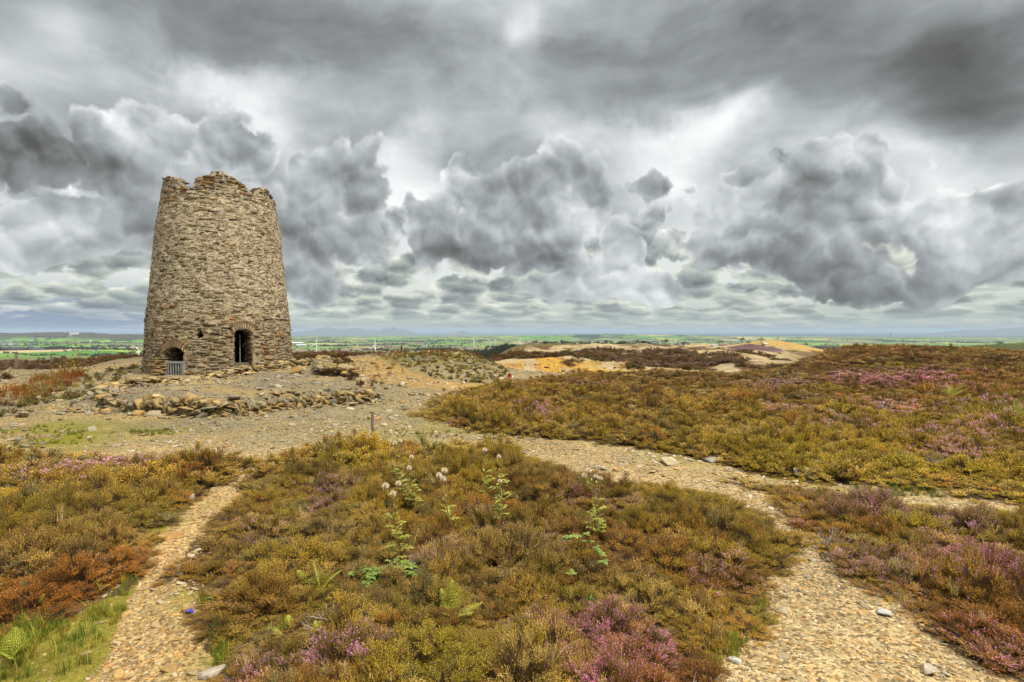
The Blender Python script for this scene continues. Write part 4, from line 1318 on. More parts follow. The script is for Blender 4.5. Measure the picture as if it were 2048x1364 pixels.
    # arches of upright stones over both openings
    for o in (OP_L, OP_R):
        G = Geo()
        n = 10
        for lay in range(2):
            for i in range(n + lay * 2):
                t = -1.12 + 2.24 * (i + .5) / (n + lay * 2)
                tt = max(-1, min(1, t))
                phi = o['m'] + t * o['h'] * (1.0 + .14 * lay)
                zb_ = o['zs'] + (o['zc'] - o['zs']) * math.sqrt(max(0, 1 - tt * tt * .92)) + .02 + lay * .27
                R = float(t_rad(zb_)); n_ = t_dir(phi); tx = t_right * math.cos(phi) - to_cam * math.sin(phi)
                lean = t * .42
                ax = tx * math.cos(lean) - Vector((0, 0, 1)) * math.sin(lean); ay = Vector((0, 0, 1)) * math.cos(lean) + tx * math.sin(lean)
                Lr = .25 if lay == 0 else .10
                wv = (.055 if lay == 0 else .12)
                c0 = n_ * R + Vector((0, 0, zb_ - T_Z)) + ay * Lr * .5
                M = Matrix((ax, ay, n_)).transposed()
                col = tuple(np.array([.24, .165, .09]) * g.uniform(.6, 1.3))
                G.box(c0 + n_ * (-.075 + g.uniform(.0, .014)), (wv * g.uniform(.8, 1.1), Lr * g.uniform(.92, 1.06), .34), M, 1, col)
        # pale mortar bed behind them
        m_ = 26
        for i in range(m_):
            t = -1.16 + 2.32 * (i + .5) / m_
            tt = max(-1, min(1, t))
            phi = o['m'] + t * o['h']
            zb_ = o['zs'] + (o['zc'] - o['zs']) * math.sqrt(max(0, 1 - tt * tt * .92)) + .025
            R = float(t_rad(zb_)); n_ = t_dir(phi); tx = t_right * math.cos(phi) - to_cam * math.sin(phi)
            M = Matrix((tx, Vector((0, 0, 1)), n_)).transposed()
            G.box(n_ * (R - .085 + .0015 * (i % 2)) + Vector((0, 0, zb_ + .15 - T_Z)), (o['h'] * R * 2.32 / m_ * 1.02, .33, .29), M, 0, tuple(np.array([.60, .50, .36]) * g.uniform(.9, 1.1)))
        G.build('arch', [M_BED, M_STONE], root, colors=True)

    # gate of upright bars in the left opening
    phi = o_m = OP_L['m']; n_ = t_dir(phi); tx = t_right * math.cos(phi) - to_cam * math.sin(phi)
    zt = px_wall(348, 722.5)[1]; zb_ = px_wall(348, 766)[1]
    R = float(t_rad(.5)); wdt = OP_L['h'] * R * 2 * 1.0
    gate = empty('gate', n_ * (R * math.cos(OP_L['h']) + .03) + tx * .07 + Vector((0, 0, zb_ - T_Z)), math.atan2(tx.y, tx.x))
    gate.parent = root; gate['label'] = 'grey wooden gate of upright bars'
    H = zt - zb_
    G = Geo()
    for s in (-1, 1): G.box((s * (wdt / 2 - .05), 0, H / 2), (.10, .07, H))
    G.box((0, .005, H - .05), (wdt - .2, .06, .10)); G.box((0, .005, .12), (wdt - .2, .06, .12))
    G.build('frame', M_WOOD, gate)
    G = Geo()
    for i in range(6):
        x_ = -wdt / 2 + .1 + (wdt - .2) * (i + .5) / 6
        G.box((x_, .0, H / 2 + .02), (.048, .028, H - .26))
    G.build('bars', M_WOOD, gate)
    # post, sill and doorstep of the right opening
    phi = OP_R['m']; n_ = t_dir(phi); tx = t_right * math.cos(phi) - to_cam * math.sin(phi); R = float(t_rad(1.0))
    M = Matrix((tx, Vector((0, 0, 1)), n_)).transposed()
    G = Geo(); G.box(n_ * (R - .62) + tx * .02 + Vector((0, 0, (OP_R['zb'] + OP_R['zs']) / 2 - T_Z)), (.035, OP_R['zs'] - OP_R['zb'], .05), M)
    G.build('post', M_WOOD, root)
    G = Geo(); G.box(n_ * (R - .30) + Vector((0, 0, OP_R['zb'] + .10 - T_Z)), (OP_R['h'] * R * 1.9, .20, .12), M)
    G.build('sill', wood_material('mossy_beam', (.16, .14, .09)), root)
    G = Geo(); G.box(n_ * (R + .02) + Vector((0, 0, OP_R['zb'] - .05 - T_Z)), (OP_R['h'] * R * 2.5, .09, .55), M, 0, (.40, .38, .31))
    G.box(n_ * (R + .10) + tx * -.12 + Vector((0, 0, OP_R['zb'] - .15 - T_Z)), (OP_R['h'] * R * 2.2, .08, .6), M, 0, (.34, .31, .24))
    G.build('doorstep', M_STONE, root, colors=True)
    # unseen deck of boards, added to shade the inside of the tower
    G = Geo()
    r3 = float(t_rad(3.4)) - .8
    n = 14
    for i in range(n):
        x_ = -r3 + 2 * r3 * (i + .5) / n
        y_ = math.sqrt(max(r3 * r3 - x_ * x_, .01))
        G.box((x_, 0, 3.3), (2 * r3 / n - .012, 2 * y_, .06))
    G.build('shading_boards', M_DARKWOOD, root)
    return root


TWR = build_tower()

# ------------------------------------------------------------------ dry-stone walls
def rock_shape(g, size):
    """an angular stone: the hull of a few points near the faces of a block"""
    bm = bmesh.new()
    for i in range(17):
        p = g.uniform(-.5, .5, 3); ax = g.integers(0, 3); p[ax] = .5 * (1 if g.random() < .5 else -1) * g.uniform(.86, 1.0)
        k = np.linalg.norm(p)
        if k > .74: p *= .74 / k
        bm.verts.new(p)
    bmesh.ops.convex_hull(bm, input=bm.verts)
    bmesh.ops.delete(bm, geom=[v for v in bm.verts if not v.link_faces], context='VERTS')
    bmesh.ops.bevel(bm, geom=list(bm.edges), offset=.012, segments=1, affect='EDGES')
    bmesh.ops.triangulate(bm, faces=list(bm.faces))
    bm.verts.index_update()
    co = np.array([v.co[:] for v in bm.verts]); fc = np.array([[v.index for v in f.verts] for f in bm.faces]); bm.free()
    return co * size, fc


ROCKG = np.random.default_rng(5)
ROCKS = [rock_shape(ROCKG, np.ones(3)) for _ in range(14)]


def dry_wall(name, line, height, depth, label, pal, slab=0.0, seed=1, per=.17, drop_end=True):
    g = np.random.default_rng(seed)
    V, F, C = [], [], []; nb = 0
    line = [Vector((p[0], p[1], 0)) for p in line]
    seg = [(line[i + 1] - line[i]).length for i in range(len(line) - 1)]
    tot = sum(seg)
    def at(s):
        for i, L in enumerate(seg):
            if s <= L or i == len(seg) - 1:
                t = (line[i + 1] - line[i]).normalized(); return line[i] + t * s, t
            s -= L
    s = 0.0
    cols = np.array(pal)
    while s < tot:
        p, t = at(s); nrm = Vector((t.y, -t.x, 0))
        e = min(s, tot - s)
        hgt = height(s / tot) * (0.85 + .3 * vnoise(np.array([s * .9]), np.array([seed * 3.1]), 5)[0])
        z = -.07
        while z < hgt:
            sz = np.array([g.uniform(.14, .34), g.uniform(.20, .34), g.uniform(.07, .16)])
            if g.random() < slab: sz *= np.array([1.6, 1.2, .5])
            for row in range(1 if z + .14 < hgt else 2):
                co, fc = ROCKS[g.integers(0, 14)]
                a = g.uniform(-.5, .5); ca, sa = math.cos(a), math.sin(a); b_ = g.uniform(-.3, .3)
                c = co * sz * g.uniform(.8, 1.2)
                if g.random() < .22 and slab < .3: c = c[:, [2, 1, 0]]
                c = np.stack([c[:, 0] * ca - c[:, 2] * sa, c[:, 1], c[:, 0] * sa + c[:, 2] * ca], -1)
                th = math.atan2(t.y, t.x) + b_; ct, st = math.cos(th), math.sin(th)
                c = np.stack([c[:, 0] * ct - c[:, 1] * st, c[:, 0] * st + c[:, 1] * ct, c[:, 2]], -1)
                back = row * .2 + g.normal(0, .03) - .02
                q = p - nrm * back * depth / .3 + t * g.normal(0, .04)
                zz = float(hz(np.array([p.x + nrm.x * .25]), np.array([p.y + nrm.y * .25]))[0])
                V.append(c + np.array([q.x, q.y, zz + z + sz[2] * .45 + g.normal(0, .015)])); F.append(fc + nb); nb += len(co)
                C.append(np.tile(cols[g.integers(0, len(cols))] * g.uniform(.7, 1.2), (len(co), 1)))
            z += sz[2] * .82
        s += per * g.uniform(.7, 1.3)
    ob = mesh_from(name, np.concatenate(V), np.concatenate(F), M_DRY)
    color_attr(ob, np.concatenate(C))
    tag(ob, label, 'wall')
    return ob


OCHRE = [(.36, .24, .09), (.33, .25, .12), (.27, .195, .09), (.30, .25, .155), (.22, .175, .105), (.40, .30, .14), (.21, .185, .135), (.30, .22, .10), (.25, .22, .12)]
dry_wall('dry_stone_wall', WALL_OUT, lambda u: .24 + .07 * math.sin(u * 9) + .06 * math.sin(u * 31) + .12 * (u > .45) - .1 * (u < .08), .3,
         'rough ochre dry-stone wall curving along the front edge of the gravel terrace', OCHRE, .1, 11, .125)
dry_wall('dry_stone_wall', WALL_IN, lambda u: .13 + .05 * math.sin(u * 14) + .1 * (u > .7), .3,
         'low wall of flat brown stones sweeping up to the foot of the tower', OCHRE[:6], .6, 12, .15)
dry_wall('dry_stone_wall', [(-5.3, 20.3), (-6.2, 21.6), (-7.3, 22.6), (-8.1, 24.6), (-8.6, 26.4)], lambda u: .34, .5,
         'tumbled heap of ochre stones at the right end of the terrace', OCHRE, .5, 13, .16)
# ------------------------------------------------------------------ where a photo pixel meets the ground
def ground_hit(px, py, lift=0.0, rmin=1.5, rmax=30000):
    dx, dz = ray(px, py)
    Y = np.exp(np.linspace(math.log(rmin), math.log(rmax), 4000))
    d = EYE + dz * Y - hz(dx * Y, Y) - lift
    k = np.nonzero(d < 0)[0]
    if len(k) == 0: return None
    i = k[0]; j = max(i - 1, 0)
    t = d[j] / (d[j] - d[i] + 1e-12) if i else 0
    y = Y[j] + (Y[i] - Y[j]) * t
    return Vector((float(dx * y), float(y), float(hz(np.array([dx * y]), np.array([y]))[0])))


# ------------------------------------------------------------------ gravel
def chip_material():
    m = bpy.data.materials.new('stone_chip'); m.use_nodes = True
    t = m.node_tree; b = t.nodes['Principled BSDF']
    a = t.nodes.new('ShaderNodeAttribute'); a.attribute_type = 'INSTANCER'; a.attribute_name = 'tint'
    tc = t.nodes.new('ShaderNodeTexCoord')
    n = noise(t, E(t, tc.outputs['Object']), 7.0, 4.0, .6)
    c = mixc(t, 1.0, E(t, a.outputs['Color']), ramp(t, n, [(.3, (.7, .68, .66)), (.7, (1.3, 1.3, 1.3))]), 'MULTIPLY')
    t.links.new(c.s, b.inputs['Base Color']); b.inputs['Roughness'].default_value = .85; b.inputs['Specular IOR Level'].default_value = .2
    return m


M_CHIP = chip_material()
CHIPS = []
for k in range(7):
    co, fc = rock_shape(ROCKG, np.array([1.0, .72, .42 if k % 2 else .28]))
    CHIPS.append(mesh_from('stone_chip', co, fc, M_CHIP, link=False))
CHIPC = np.array([(.36, .27, .14), (.40, .27, .10), (.27, .235, .16), (.48, .41, .28), (.22, .16, .09), (.40, .32, .19), (.32, .19, .075), (.33, .29, .20)])


def in_any_heather(x, y):
    k = np.zeros(x.shape, bool)
    for P in HEATHERS: k |= in_poly(x, y, P)
    return k


def gravel(name, r0, r1, dens, s0, s1, label, mound=0.0):
    s = 1 / math.sqrt(dens)
    x, y = jitter_grid(-r1 * .9, r1 * .9, max(.5, r0 * .5), r1, s)
    x = x + rng.normal(0, s * .5, len(x)); y = y + rng.normal(0, s * .5, len(x))
    r = np.hypot(x, y)
    k = (r > r0) & (r < r1) & (np.abs(x) < y * .95 + .3)
    x, y, r = x[k], y[k], r[k]
    hea = in_any_heather(x, y)
    edge = np.min([seg_dist(x, y, P, True) for P in HEATHERS], 0)
    mo = in_poly(x, y, MOSS_LEFT) | in_poly(x, y, STRIP_GREEN)
    patch = fbm(x / .7, y / .7, 3, 501)
    keep = ~hea & (rng.random(len(x)) < np.where(mo, .10, np.clip(.25 + 4.0 * (patch - .42), .06, 1))) & (np.hypot(x - TOWER[0], y - TOWER[1]) > 3.7)
    keep |= hea & (edge < .12) & (rng.random(len(x)) < .25)
    x, y, r = x[keep], y[keep], r[keep]
    n = len(x)
    sz = np.clip(s0 * np.exp(rng.normal(0, .68, n)), s0 * .45, s1)
    C = CHIPC[rng.integers(0, len(CHIPC), n)] * (.7 + .6 * rng.random(n))[:, None]
    left = sstep(.2, -.6, x) * (1 - sstep(6, 12, r))
    C = C * (1 - .35 * left[:, None]) + np.array([.38, .235, .085]) * (.35 * left * (.6 + .8 * rng.random(n)))[:, None]
    greyk = sstep(11, 16, r) * sstep(-2, -7, x)
    C = C * (1 - .5 * greyk[:, None]) + np.array([.19, .18, .145]) * (.5 * greyk)[:, None]
    z = hz(x, y) + sz * .06
    rot = np.stack([rng.normal(0, .22, n), rng.normal(0, .22, n), rng.random(n) * 6.28], -1)
    return scatter(name, CHIPS, np.stack([x, y, z], -1), rot, np.repeat(sz[:, None], 3, 1) * (0.8 + .4 * rng.random((n, 3))), rng.integers(0, 7, n), C, None, label, 'gravel')


gravel('gravel', 1.5, 6.5, 1500, .0125, .09, 'loose tan and ochre slate chips on the near ends of the foot paths')
gravel('gravel', 6.5, 14, 420, .022, .14, 'coarser stone chips strewn over the middle of the paths')
gravel('gravel', 14, 44, 46, .055, .30, 'grey rubble strewn round the tower and over the mound beyond')


# loose spoil on the ochre bank
x, y = jitter_grid(-6, 20, 37, 59, .30)
h_, b_ = fbm(x / 3, y / 4, 3, 139), fbm(x / 4.5, y / 4.5, 4, 103)
k = (rng.random(len(x)) < .55) & ~in_any_heather(x, y) & (fbm(x / 1.5, y / 3, 3, 511) > .42)
x, y = x[k], y[k]; n = len(x)
sz = np.clip(.11 * np.exp(rng.normal(0, .5, n)), .04, .5)
C = np.array([(.44, .27, .05), (.36, .20, .05), (.40, .32, .14), (.24, .14, .05)])[rng.integers(0, 4, n)] * (.7 + .6 * rng.random(n))[:, None]
scatter('gravel', CHIPS, np.stack([x, y, hz(x, y) + sz * .1], -1), np.stack([rng.normal(0, .3, n), rng.normal(0, .3, n), rng.random(n) * 6.28], -1), np.repeat(sz[:, None], 3, 1), rng.integers(0, 7, n), C, None,
        'ochre spoil lying loose on the yellow bank', 'gravel')


def single_rock(px, py, w, flat, col, label, k=0, wd=.75):
    p = ground_hit(px, py)
    co, fc = rock_shape(np.random.default_rng(900 + k), np.array([w, w * wd, w * flat]))
    me = mesh_from('rock', co, fc, M_DRY)
    color_attr(me, np.tile(np.array(col), (len(co), 1)))
    me.location = p + Vector((0, 0, w * flat * .22)); me.rotation_euler = (0.1 * math.sin(k * 3), 0.12 * math.cos(k * 2), k * 1.3)
    tag(me, label, 'rock')
    return me


single_rock(376, 1001, .17, .6, (.40, .39, .36), 'pale grey block on the left edge of the left foot path', 1)
single_rock(338, 1074, .27, .26, (.40, .23, .09), 'flat rust orange slab lying on the left foot path', 2)
single_rock(270, 1102, .10, .5, (.47, .46, .43), 'whitish stone on the mossy left verge', 3)
single_rock(378, 1218, .13, .55, (.38, .26, .12), 'upright tan stone on the right edge of the left path', 4)
single_rock(424, 1350, .15, .45, (.40, .35, .28), 'pale flat stone against the rust heather at the front', 5)
single_rock(1766, 1229, .12, .4, (.55, .55, .53), 'white quartz stone in the middle of the right foot path', 6)
single_rock(1468, 1322, .085, .45, (.58, .57, .54), 'small white stone beside the front of the right path', 7)
single_rock(1860, 1344, .16, .32, (.48, .41, .32), 'long pinkish flat stone near the front of the right path', 8, .5)
single_rock(1565, 1224, .10, .5, (.42, .36, .24), 'rounded cream stone left of the white quartz', 9)
single_rock(1422, 922, .34, .28, (.36, .35, .32), 'grey flat stone where the right path forks', 10)
single_rock(1340, 925, .4, .16, (.40, .34, .21), 'broad sandy slab sunk in the right path', 11)
single_rock(1620, 955, .45, .4, (.36, .33, .25), 'pale block at the foot of the olive heather slope', 12)
single_rock(670, 852, .22, .4, (.34, .31, .24), 'lone stone on the open gravel left of the wooden post', 13)
single_rock(215, 826, .42, .5, (.36, .24, .10), 'ochre boulder at the left tip of the terrace wall', 14)
single_rock(640, 808, .40, .5, (.36, .25, .10), 'fallen ochre boulder in front of the terrace wall', 15)
single_rock(585, 815, .34, .5, (.30, .25, .15), 'fallen drab stone at the foot of the terrace wall', 16)
single_rock(590, 748, .55, .9, (.36, .22, .08), 'hollowed ochre block at the right foot of the tower', 17)

# a scrap of blue plastic
p = ground_hit(380, 1227)
G = Geo()
for i in range(7):
    a_ = i * .9
    G.box((math.cos(a_) * .012, math.sin(a_) * .012, .012 + .003 * i), (.03, .018, .006), Matrix.Rotation(a_, 3, 'Z') @ Matrix.Rotation(.5 * math.sin(i * 2.3), 3, 'X'))
mb = bpy.data.materials.new('blue_plastic'); mb.use_nodes = True
bb = mb.node_tree.nodes['Principled BSDF']; bb.inputs['Base Color'].default_value = (.06, .07, .42, 1); bb.inputs['Roughness'].default_value = .4
o = G.build('plastic_scrap', mb); o.location = p; tag(o, 'crumpled scrap of blue plastic on the left foot path', 'litter')

# ------------------------------------------------------------------ posts
def post(px, ytop, Y, ybase, wpx, mat, label, name='fence_post', group=None, lean=0.0):
    base = at_depth(px, ybase, Y); top = at_depth(px, ytop, Y)
    zg = float(hz(np.array([base.x]), np.array([base.y]))[0])
    h = top.z - zg + .25; w = wpx / F_PX * Y
    G = Geo()
    n = 4
    for i in range(n):
        G.box((0.006 * math.sin(i * 2.1) * w * 10, 0, h * (i + .5) / n), (w * (1 - .04 * i), w * .9 * (1 - .03 * i), h / n * 1.001), Matrix.Rotation(.05 * i, 3, 'Z'), 0)
    G.box((.1 * w, .05 * w, h + w * .18), (w * .7, w * .6, w * .36), Matrix.Rotation(.3, 3, 'Y'))
    o = G.build(name, mat)
    o.location = (base.x, base.y, zg - .25); o.rotation_euler = (lean * .4, lean, .3)
    tag(o, label, 'post', group)
    return o


post(745, 829, 11.0, 868, 6.0, M_POST, 'short weathered wooden post standing behind the middle heather bank', 'wooden_post')
FP = [(33, 709, 35, 4, 'leftmost fence post, standing in the brown heather left of the tower'), (102, 709, 41, 3, 'thin fence post right of the leftmost one, by the pale spoil'),
      (159, 706, 50, 3, 'small distant fence post in the middle of the left skyline'), (208, 706, 54, 3, 'distant fence post on the left skyline nearest the tower'),
      (678, 699, 52, 2.6, 'thin post on the skyline just right of the tower'), (803, 692, 46, 3.2, 'tall dark post standing among the red docks on the mound'), (774, 699, 47, 2.4, 'short dark post left of the tall one on the mound')]
for px, yt, Y, w, lab in FP:
    post(px, yt, Y, 715, w, M_POST if px < 300 else M_DARKWOOD, lab, 'fence_post', 'old fence posts along the edge of the moor')
# red marker post
mr = bpy.data.materials.new('red_paint'); mr.use_nodes = True
t_ = mr.node_tree; b_ = t_.nodes['Principled BSDF']
tc_ = t_.nodes.new('ShaderNodeTexCoord')
c_ = ramp(t_, noise(t_, E(t_, tc_.outputs['Object']), 9.0, 4.0, .6), [(.35, (.30, .035, .02)), (.65, (.50, .06, .035))])
t_.links.new(c_.s, b_.inputs['Base Color']); b_.inputs['Roughness'].default_value = .6
p = at_depth(1019, 766, 23.4); zg = float(hz(np.array([p.x]), np.array([p.y]))[0])
top = at_depth(1019, 746, 23.4).z
root = empty('marker_post', (p.x, p.y, zg), label='small red marker post at the tip of the heather by the ochre bank', cat='post')
G = Geo(); hgt = top - zg; G.tube([(0, 0, -.1), (0, 0, hgt * .62)], .05, 8); G.build('post', mr, root)
G = Geo(); G.box((0, 0, hgt * .75), (.17, .06, hgt * .26)); G.box((0, 0, hgt * .93), (.10, .08, hgt * .14)); G.build('head', mr, root)

# ------------------------------------------------------------------ wild plants among the heather
def leaf_material(name, col, trans=.3):
    m = bpy.data.materials.new(name); m.use_nodes = True
    t = m.node_tree; b = t.nodes['Principled BSDF']
    at = t.nodes.new('ShaderNodeAttribute'); at.attribute_name = 'Col'
    tc = t.nodes.new('ShaderNodeTexCoord')
    n = noise(t, E(t, tc.outputs['Object']), 30.0, 3.0, .6)
    c = mixc(t, 1.0, vmath(t, 'MULTIPLY', E(t, at.outputs['Color']), col), ramp(t, n, [(.3, (.75, .8, .7)), (.7, (1.25, 1.2, 1.3))]), 'MULTIPLY')
    t.links.new(c.s, b.inputs['Base Color']); b.inputs['Roughness'].default_value = .55; b.inputs['Specular IOR Level'].default_value = .3
    tr = t.nodes.new('ShaderNodeBsdfTranslucent'); t.links.new(c.s, tr.inputs[0])
    mx = t.nodes.new('ShaderNodeMixShader'); mx.inputs[0].default_value = trans
    t.links.new(b.outputs[0], mx.inputs[1]); t.links.new(tr.outputs[0], mx.inputs[2]); t.links.new(mx.outputs[0], t.nodes['Material Output'].inputs[0])
    return m


M_THISTLE = leaf_material('thistle_green', (.42, .42, .08)); M_FERN = leaf_material('bracken_green', (.42, .44, .055)); M_BRAMBLE = leaf_material('bramble_green', (.22, .31, .06))
M_STALK = leaf_material('dry_stalk', (.30, .20, .09), .05); M_FLUFF = leaf_material('thistle_down', (.90, .80, .60), .4); M_TWIG = leaf_material('dead_twig', (.36, .31, .26), .02)
M_FRUIT = leaf_material('bramble_stem', (.30, .13, .06), .05)


def var():
    k = random.uniform(.72, 1.28); return (k * random.uniform(.9, 1.1), k, k * random.uniform(.8, 1.2))


def leaf(G, p, d, up, L, W, fold=.15, mi=0):
    """pointed leaf of four faces"""
    d = d.normalized(); s = d.cross(up)
    if s.length < 1e-4: s = d.orthogonal()
    s.normalize(); n = s.cross(d)
    c = var()
    m1 = p + d * L * .35 + n * fold * W; m2 = p + d * L * .7 + n * fold * W * .6 - Vector((0, 0, L * .05))
    t = p + d * L - Vector((0, 0, L * .16))
    vs = [p, p + d * L * .33 + s * W * .5, p + d * L * .68 + s * W * .36, t, p + d * L * .68 - s * W * .36, p + d * L * .33 - s * W * .5, m1, m2]
    G.add(vs, [(0, 1, 6), (1, 2, 7, 6), (2, 3, 7), (3, 4, 7), (4, 5, 6, 7), (5, 0, 6)], mi, c)


def base_at(px, py, lift=.42):
    return ground_hit(px, py, lift)


def thistle(heads, base, label, leafy=1.0):
    b = base_at(*base)
    Y = b.y
    root = empty('thistle', b, label=label, cat='thistle', group='thistles growing out of the heather')
    Gs, Gl = Geo(), Geo()
    tips = []
    for (hx, hy) in heads:
        tips.append(at_depth(hx, hy, Y + random.uniform(-.08, .08)) - b)
    mid = sum(tips, Vector()) / len(tips)
    fork = Vector((mid.x * .75 + random.uniform(-.02, .02), mid.y * .5, mid.z * .66))
    Gs.tube([(0, 0, -.02), fork * .5 + Vector((.012, 0, 0)), fork], [.007, .006, .005], 6, 0, var())
    for tp in tips:
        Gs.tube([fork, fork.lerp(tp, .5) + Vector((random.uniform(-.02, .02), 0, -.01)), tp], [.0045, .004, .0035], 5, 0, var())
    Gs.build('stem', M_STALK, root, colors=True)
    H = fork.z
    n = int(34 * leafy)
    for i in range(n):
        z = random.uniform(.25, 1.02); p = fork * z
        a = random.uniform(0, 6.283); L = random.uniform(.09, .17) * (1.25 - .5 * z)
        d = Vector((math.cos(a), math.sin(a), random.uniform(.1, .9)))
        # lobed: one blade and two side lobes
        leaf(Gl, p, d, Vector((0, 0, 1)), L, L * .26)
        dn = d.normalized(); s = dn.cross(Vector((0, 0, 1))).normalized()
        for k in (.35, .6):
            for sg in (-1, 1):
                leaf(Gl, p + dn * L * k, dn * .6 + s * sg, Vector((0, 0, 1)), L * .32, L * .13)
    for tp in tips:
        for i in range(int(5 * leafy) + 2):
            z = random.uniform(.2, .9); p = fork.lerp(tp, z); a = random.uniform(0, 6.283)
            leaf(Gl, p, Vector((math.cos(a), math.sin(a), .6)), Vector((0, 0, 1)), random.uniform(.03, .06), .014)
    Gl.build('leaves', M_THISTLE, root, colors=True)
    for tp in tips:
        Gf = Geo()
        r = random.uniform(.025, .034)
        Gf.tube([(0, 0, -r * 1.0), (0, 0, -r * .5), (0, 0, 0)], [r * .25, r * .55, r * .35], 8, 0, (.55, .5, .4))
        for i in range(330):
            v = Vector((random.gauss(0, 1), random.gauss(0, 1), random.gauss(.35, .9))).normalized()
            L = r * random.uniform(.75, 1.12); s = v.orthogonal().normalized() * .0011
            Gf.add([v * r * .12 - s, v * r * .12 + s, v * L + s * .6, v * L - s * .6], [(0, 1, 2, 3)], 0, var())
        h = Gf.build('seed_head', M_FLUFF, root, colors=True)
        h.location = tp
    return root


thistle([(771, 972), (786, 987), (797, 967)], (806, 1052), 'thistle with three cream seed heads, left of the two brambles')
thistle([(878, 950), (889, 941), (886, 958)], (905, 1022), 'thin brown stalked thistle topped by a tight clump of cream heads', .45)
thistle([(790, 886), (800, 882)], (806, 958), 'tall leafy thistle nearest the wooden post', 1.5)
thistle([(823, 914), (818, 936)], (831, 968), 'leafy thistle just right of the tall leafy one', 1.4)
thistle([(970, 900)], (976, 950), 'single headed thistle at the far rim of the bank', .7)
thistle([(998, 913)], (1006, 956), 'single headed thistle right of another one at the far rim', .7)
thistle([(1178, 941), (1192, 953), (1169, 951), (1201, 957)], (1196, 1008), 'rightmost thistle, with four cream heads', 1.0)
thistle([(1000, 962)], (1001, 990), 'short green thistle in the middle of the bank', .8)


def fern(base, hpx, label, n=4, lift=.40, spread=.6):
    b = base_at(*base, lift)
    H = hpx / F_PX * b.y * .98
    root = empty('bracken_fern', b, random.uniform(0, 6), label, 'fern', 'yellow green bracken ferns among the heather')
    Gs = Geo(); Gs.tube([(0, 0, -.06), (0, 0, H * .18)], [.004, .003], 5, 0, var()); Gs.build('stalk', M_STALK, root, colors=True)
    for f in range(n):
        G = Geo()
        a = f * 2.4 + random.uniform(-.4, .4); L = H * random.uniform(.75, 1.1)
        out = Vector((math.cos(a), math.sin(a), 0))
        up = 1.0 if f == 0 else random.uniform(.45, .8)
        pts = []
        for k in range(13):
            s = k / 12
            pts.append(out * (L * (1.15 - up) * s * 1.1) + Vector((0, 0, H * .12 + L * up * (s - .28 * s * s))))
        G.tube(pts, [.0025 * (1 - .7 * k / 12) for k in range(13)], 4, 0, var())
        for k in range(2, 13):
            s = k / 12; t = (pts[k] - pts[k - 1]).normalized(); side = t.cross(Vector((0, 0, 1)))
            side = side.normalized() if side.length > 1e-3 else Vector((1, 0, 0))
            pl = L * .36 * (1 - s) ** .7 + .012
            for sg in (-1, 1):
                dirn = (side * sg + t * .45 + Vector((0, 0, random.uniform(-.15, .1)))).normalized()
                m = max(3, int(pl / .012))
                for j in range(m):
                    q = pts[k] + dirn * pl * (j + .3) / m - Vector((0, 0, .12 * pl * (j / m) ** 2))
                    w = (.016 + .05 * pl) * (1 - .7 * j / m)
                    s2 = dirn.cross(side.cross(t)).normalized()
                    for s3 in (-1, 1):
                        leaf(G, q, s2 * s3 + dirn * .5, Vector((0, 0, 1)), w, w * .42)
        G.build('frond', M_FERN, root, colors=True)
    return root


fern((640, 1092), 88, 'tall yellow bracken left of the leafy bramble', 4)
fern((908, 1140), 92, 'bright yellow bracken in the centre of the middle bank', 5)
fern((643, 1165), 52, 'small green bracken beside the big tangle of dead twigs', 3)
fern((567, 1160), 48, 'pale bracken near the left flank of the middle bank', 3)
fern((622, 1222), 50, 'green bracken above the mauve heather flowers', 4)
fern((546, 1222), 44, 'thin bracken at the left front of the middle bank', 3)
fern((22, 1215), 95, 'brown green bracken at the left edge over the grass', 4)
fern((88, 1118), 34, 'small yellow bracken in the rust heather on the left', 3)
fern((168, 958), 40, 'bright bracken near the back of the left bank', 3)
fern((120, 955), 24, 'tiny bracken left of the bright one at the back', 2)
fern((195, 1092), 26, 'tiny bracken beside the left path verge', 2)
fern((2035, 815), 60, 'large yellow bracken at the right edge of the far slope', 6)
fern((1990, 800), 40, 'bracken left of the large one on the far slope', 5)
fern((1900, 775), 46, 'yellow orange bracken on the upper right slope', 5)
fern((1060, 790), 26, 'yellow green bracken clump at the tip of the far slope', 6)
fern((1035, 795), 20, 'little yellow bracken next to the clump on the far slope', 4)


def bramble(base, size, n, label, arch=None, lift=.46):
    b = base_at(*base, lift)
    root = empty('bramble', b, 0, label, 'bramble', 'brambles trailing over the heather')
    Gs, Gl = Geo(), Geo()
    canes = []
    for k in range(n):
        a = random.uniform(0, 6.283); L = size * random.uniform(.5, 1.0)
        pts = [Vector((math.cos(a) * L * s, math.sin(a) * L * s * .8, size * random.uniform(.5, 1.3) * (1.7 * s - 1.5 * s * s) * random.uniform(.9, 1.1))) for s in np.linspace(0, 1, 7)]
        canes.append(pts)
    if arch:
        pts = [Vector((0, 0, -.02))] + [at_depth(px, py, b.y + .02 * i) - b for i, (px, py) in enumerate(arch)]
        canes.append(pts)
    for pts in canes:
        Gs.tube(pts, .0028, 5, 0, var())
        for i in range(1, len(pts)):
            for r in range(2):
                p = pts[i].lerp(pts[i - 1], random.random()); a = random.uniform(0, 6.283)
                d = Vector((math.cos(a), math.sin(a), random.uniform(-.3, .7))); s = d.cross(Vector((0, 0, 1))).normalized()
                L = random.uniform(.032, .055) * (1.25 if arch else 1)
                q = p + d * .02
                leaf(Gl, q, d, Vector((0, 0, 1)), L * 1.15, L * .8); leaf(Gl, q, s + d * .3, Vector((0, 0, 1)), L, L * .7); leaf(Gl, q, -s + d * .3, Vector((0, 0, 1)), L, L * .7)
    Gs.build('stem', M_FRUIT, root, colors=True); Gl.build('leaves', M_BRAMBLE, root, colors=True)
    return root


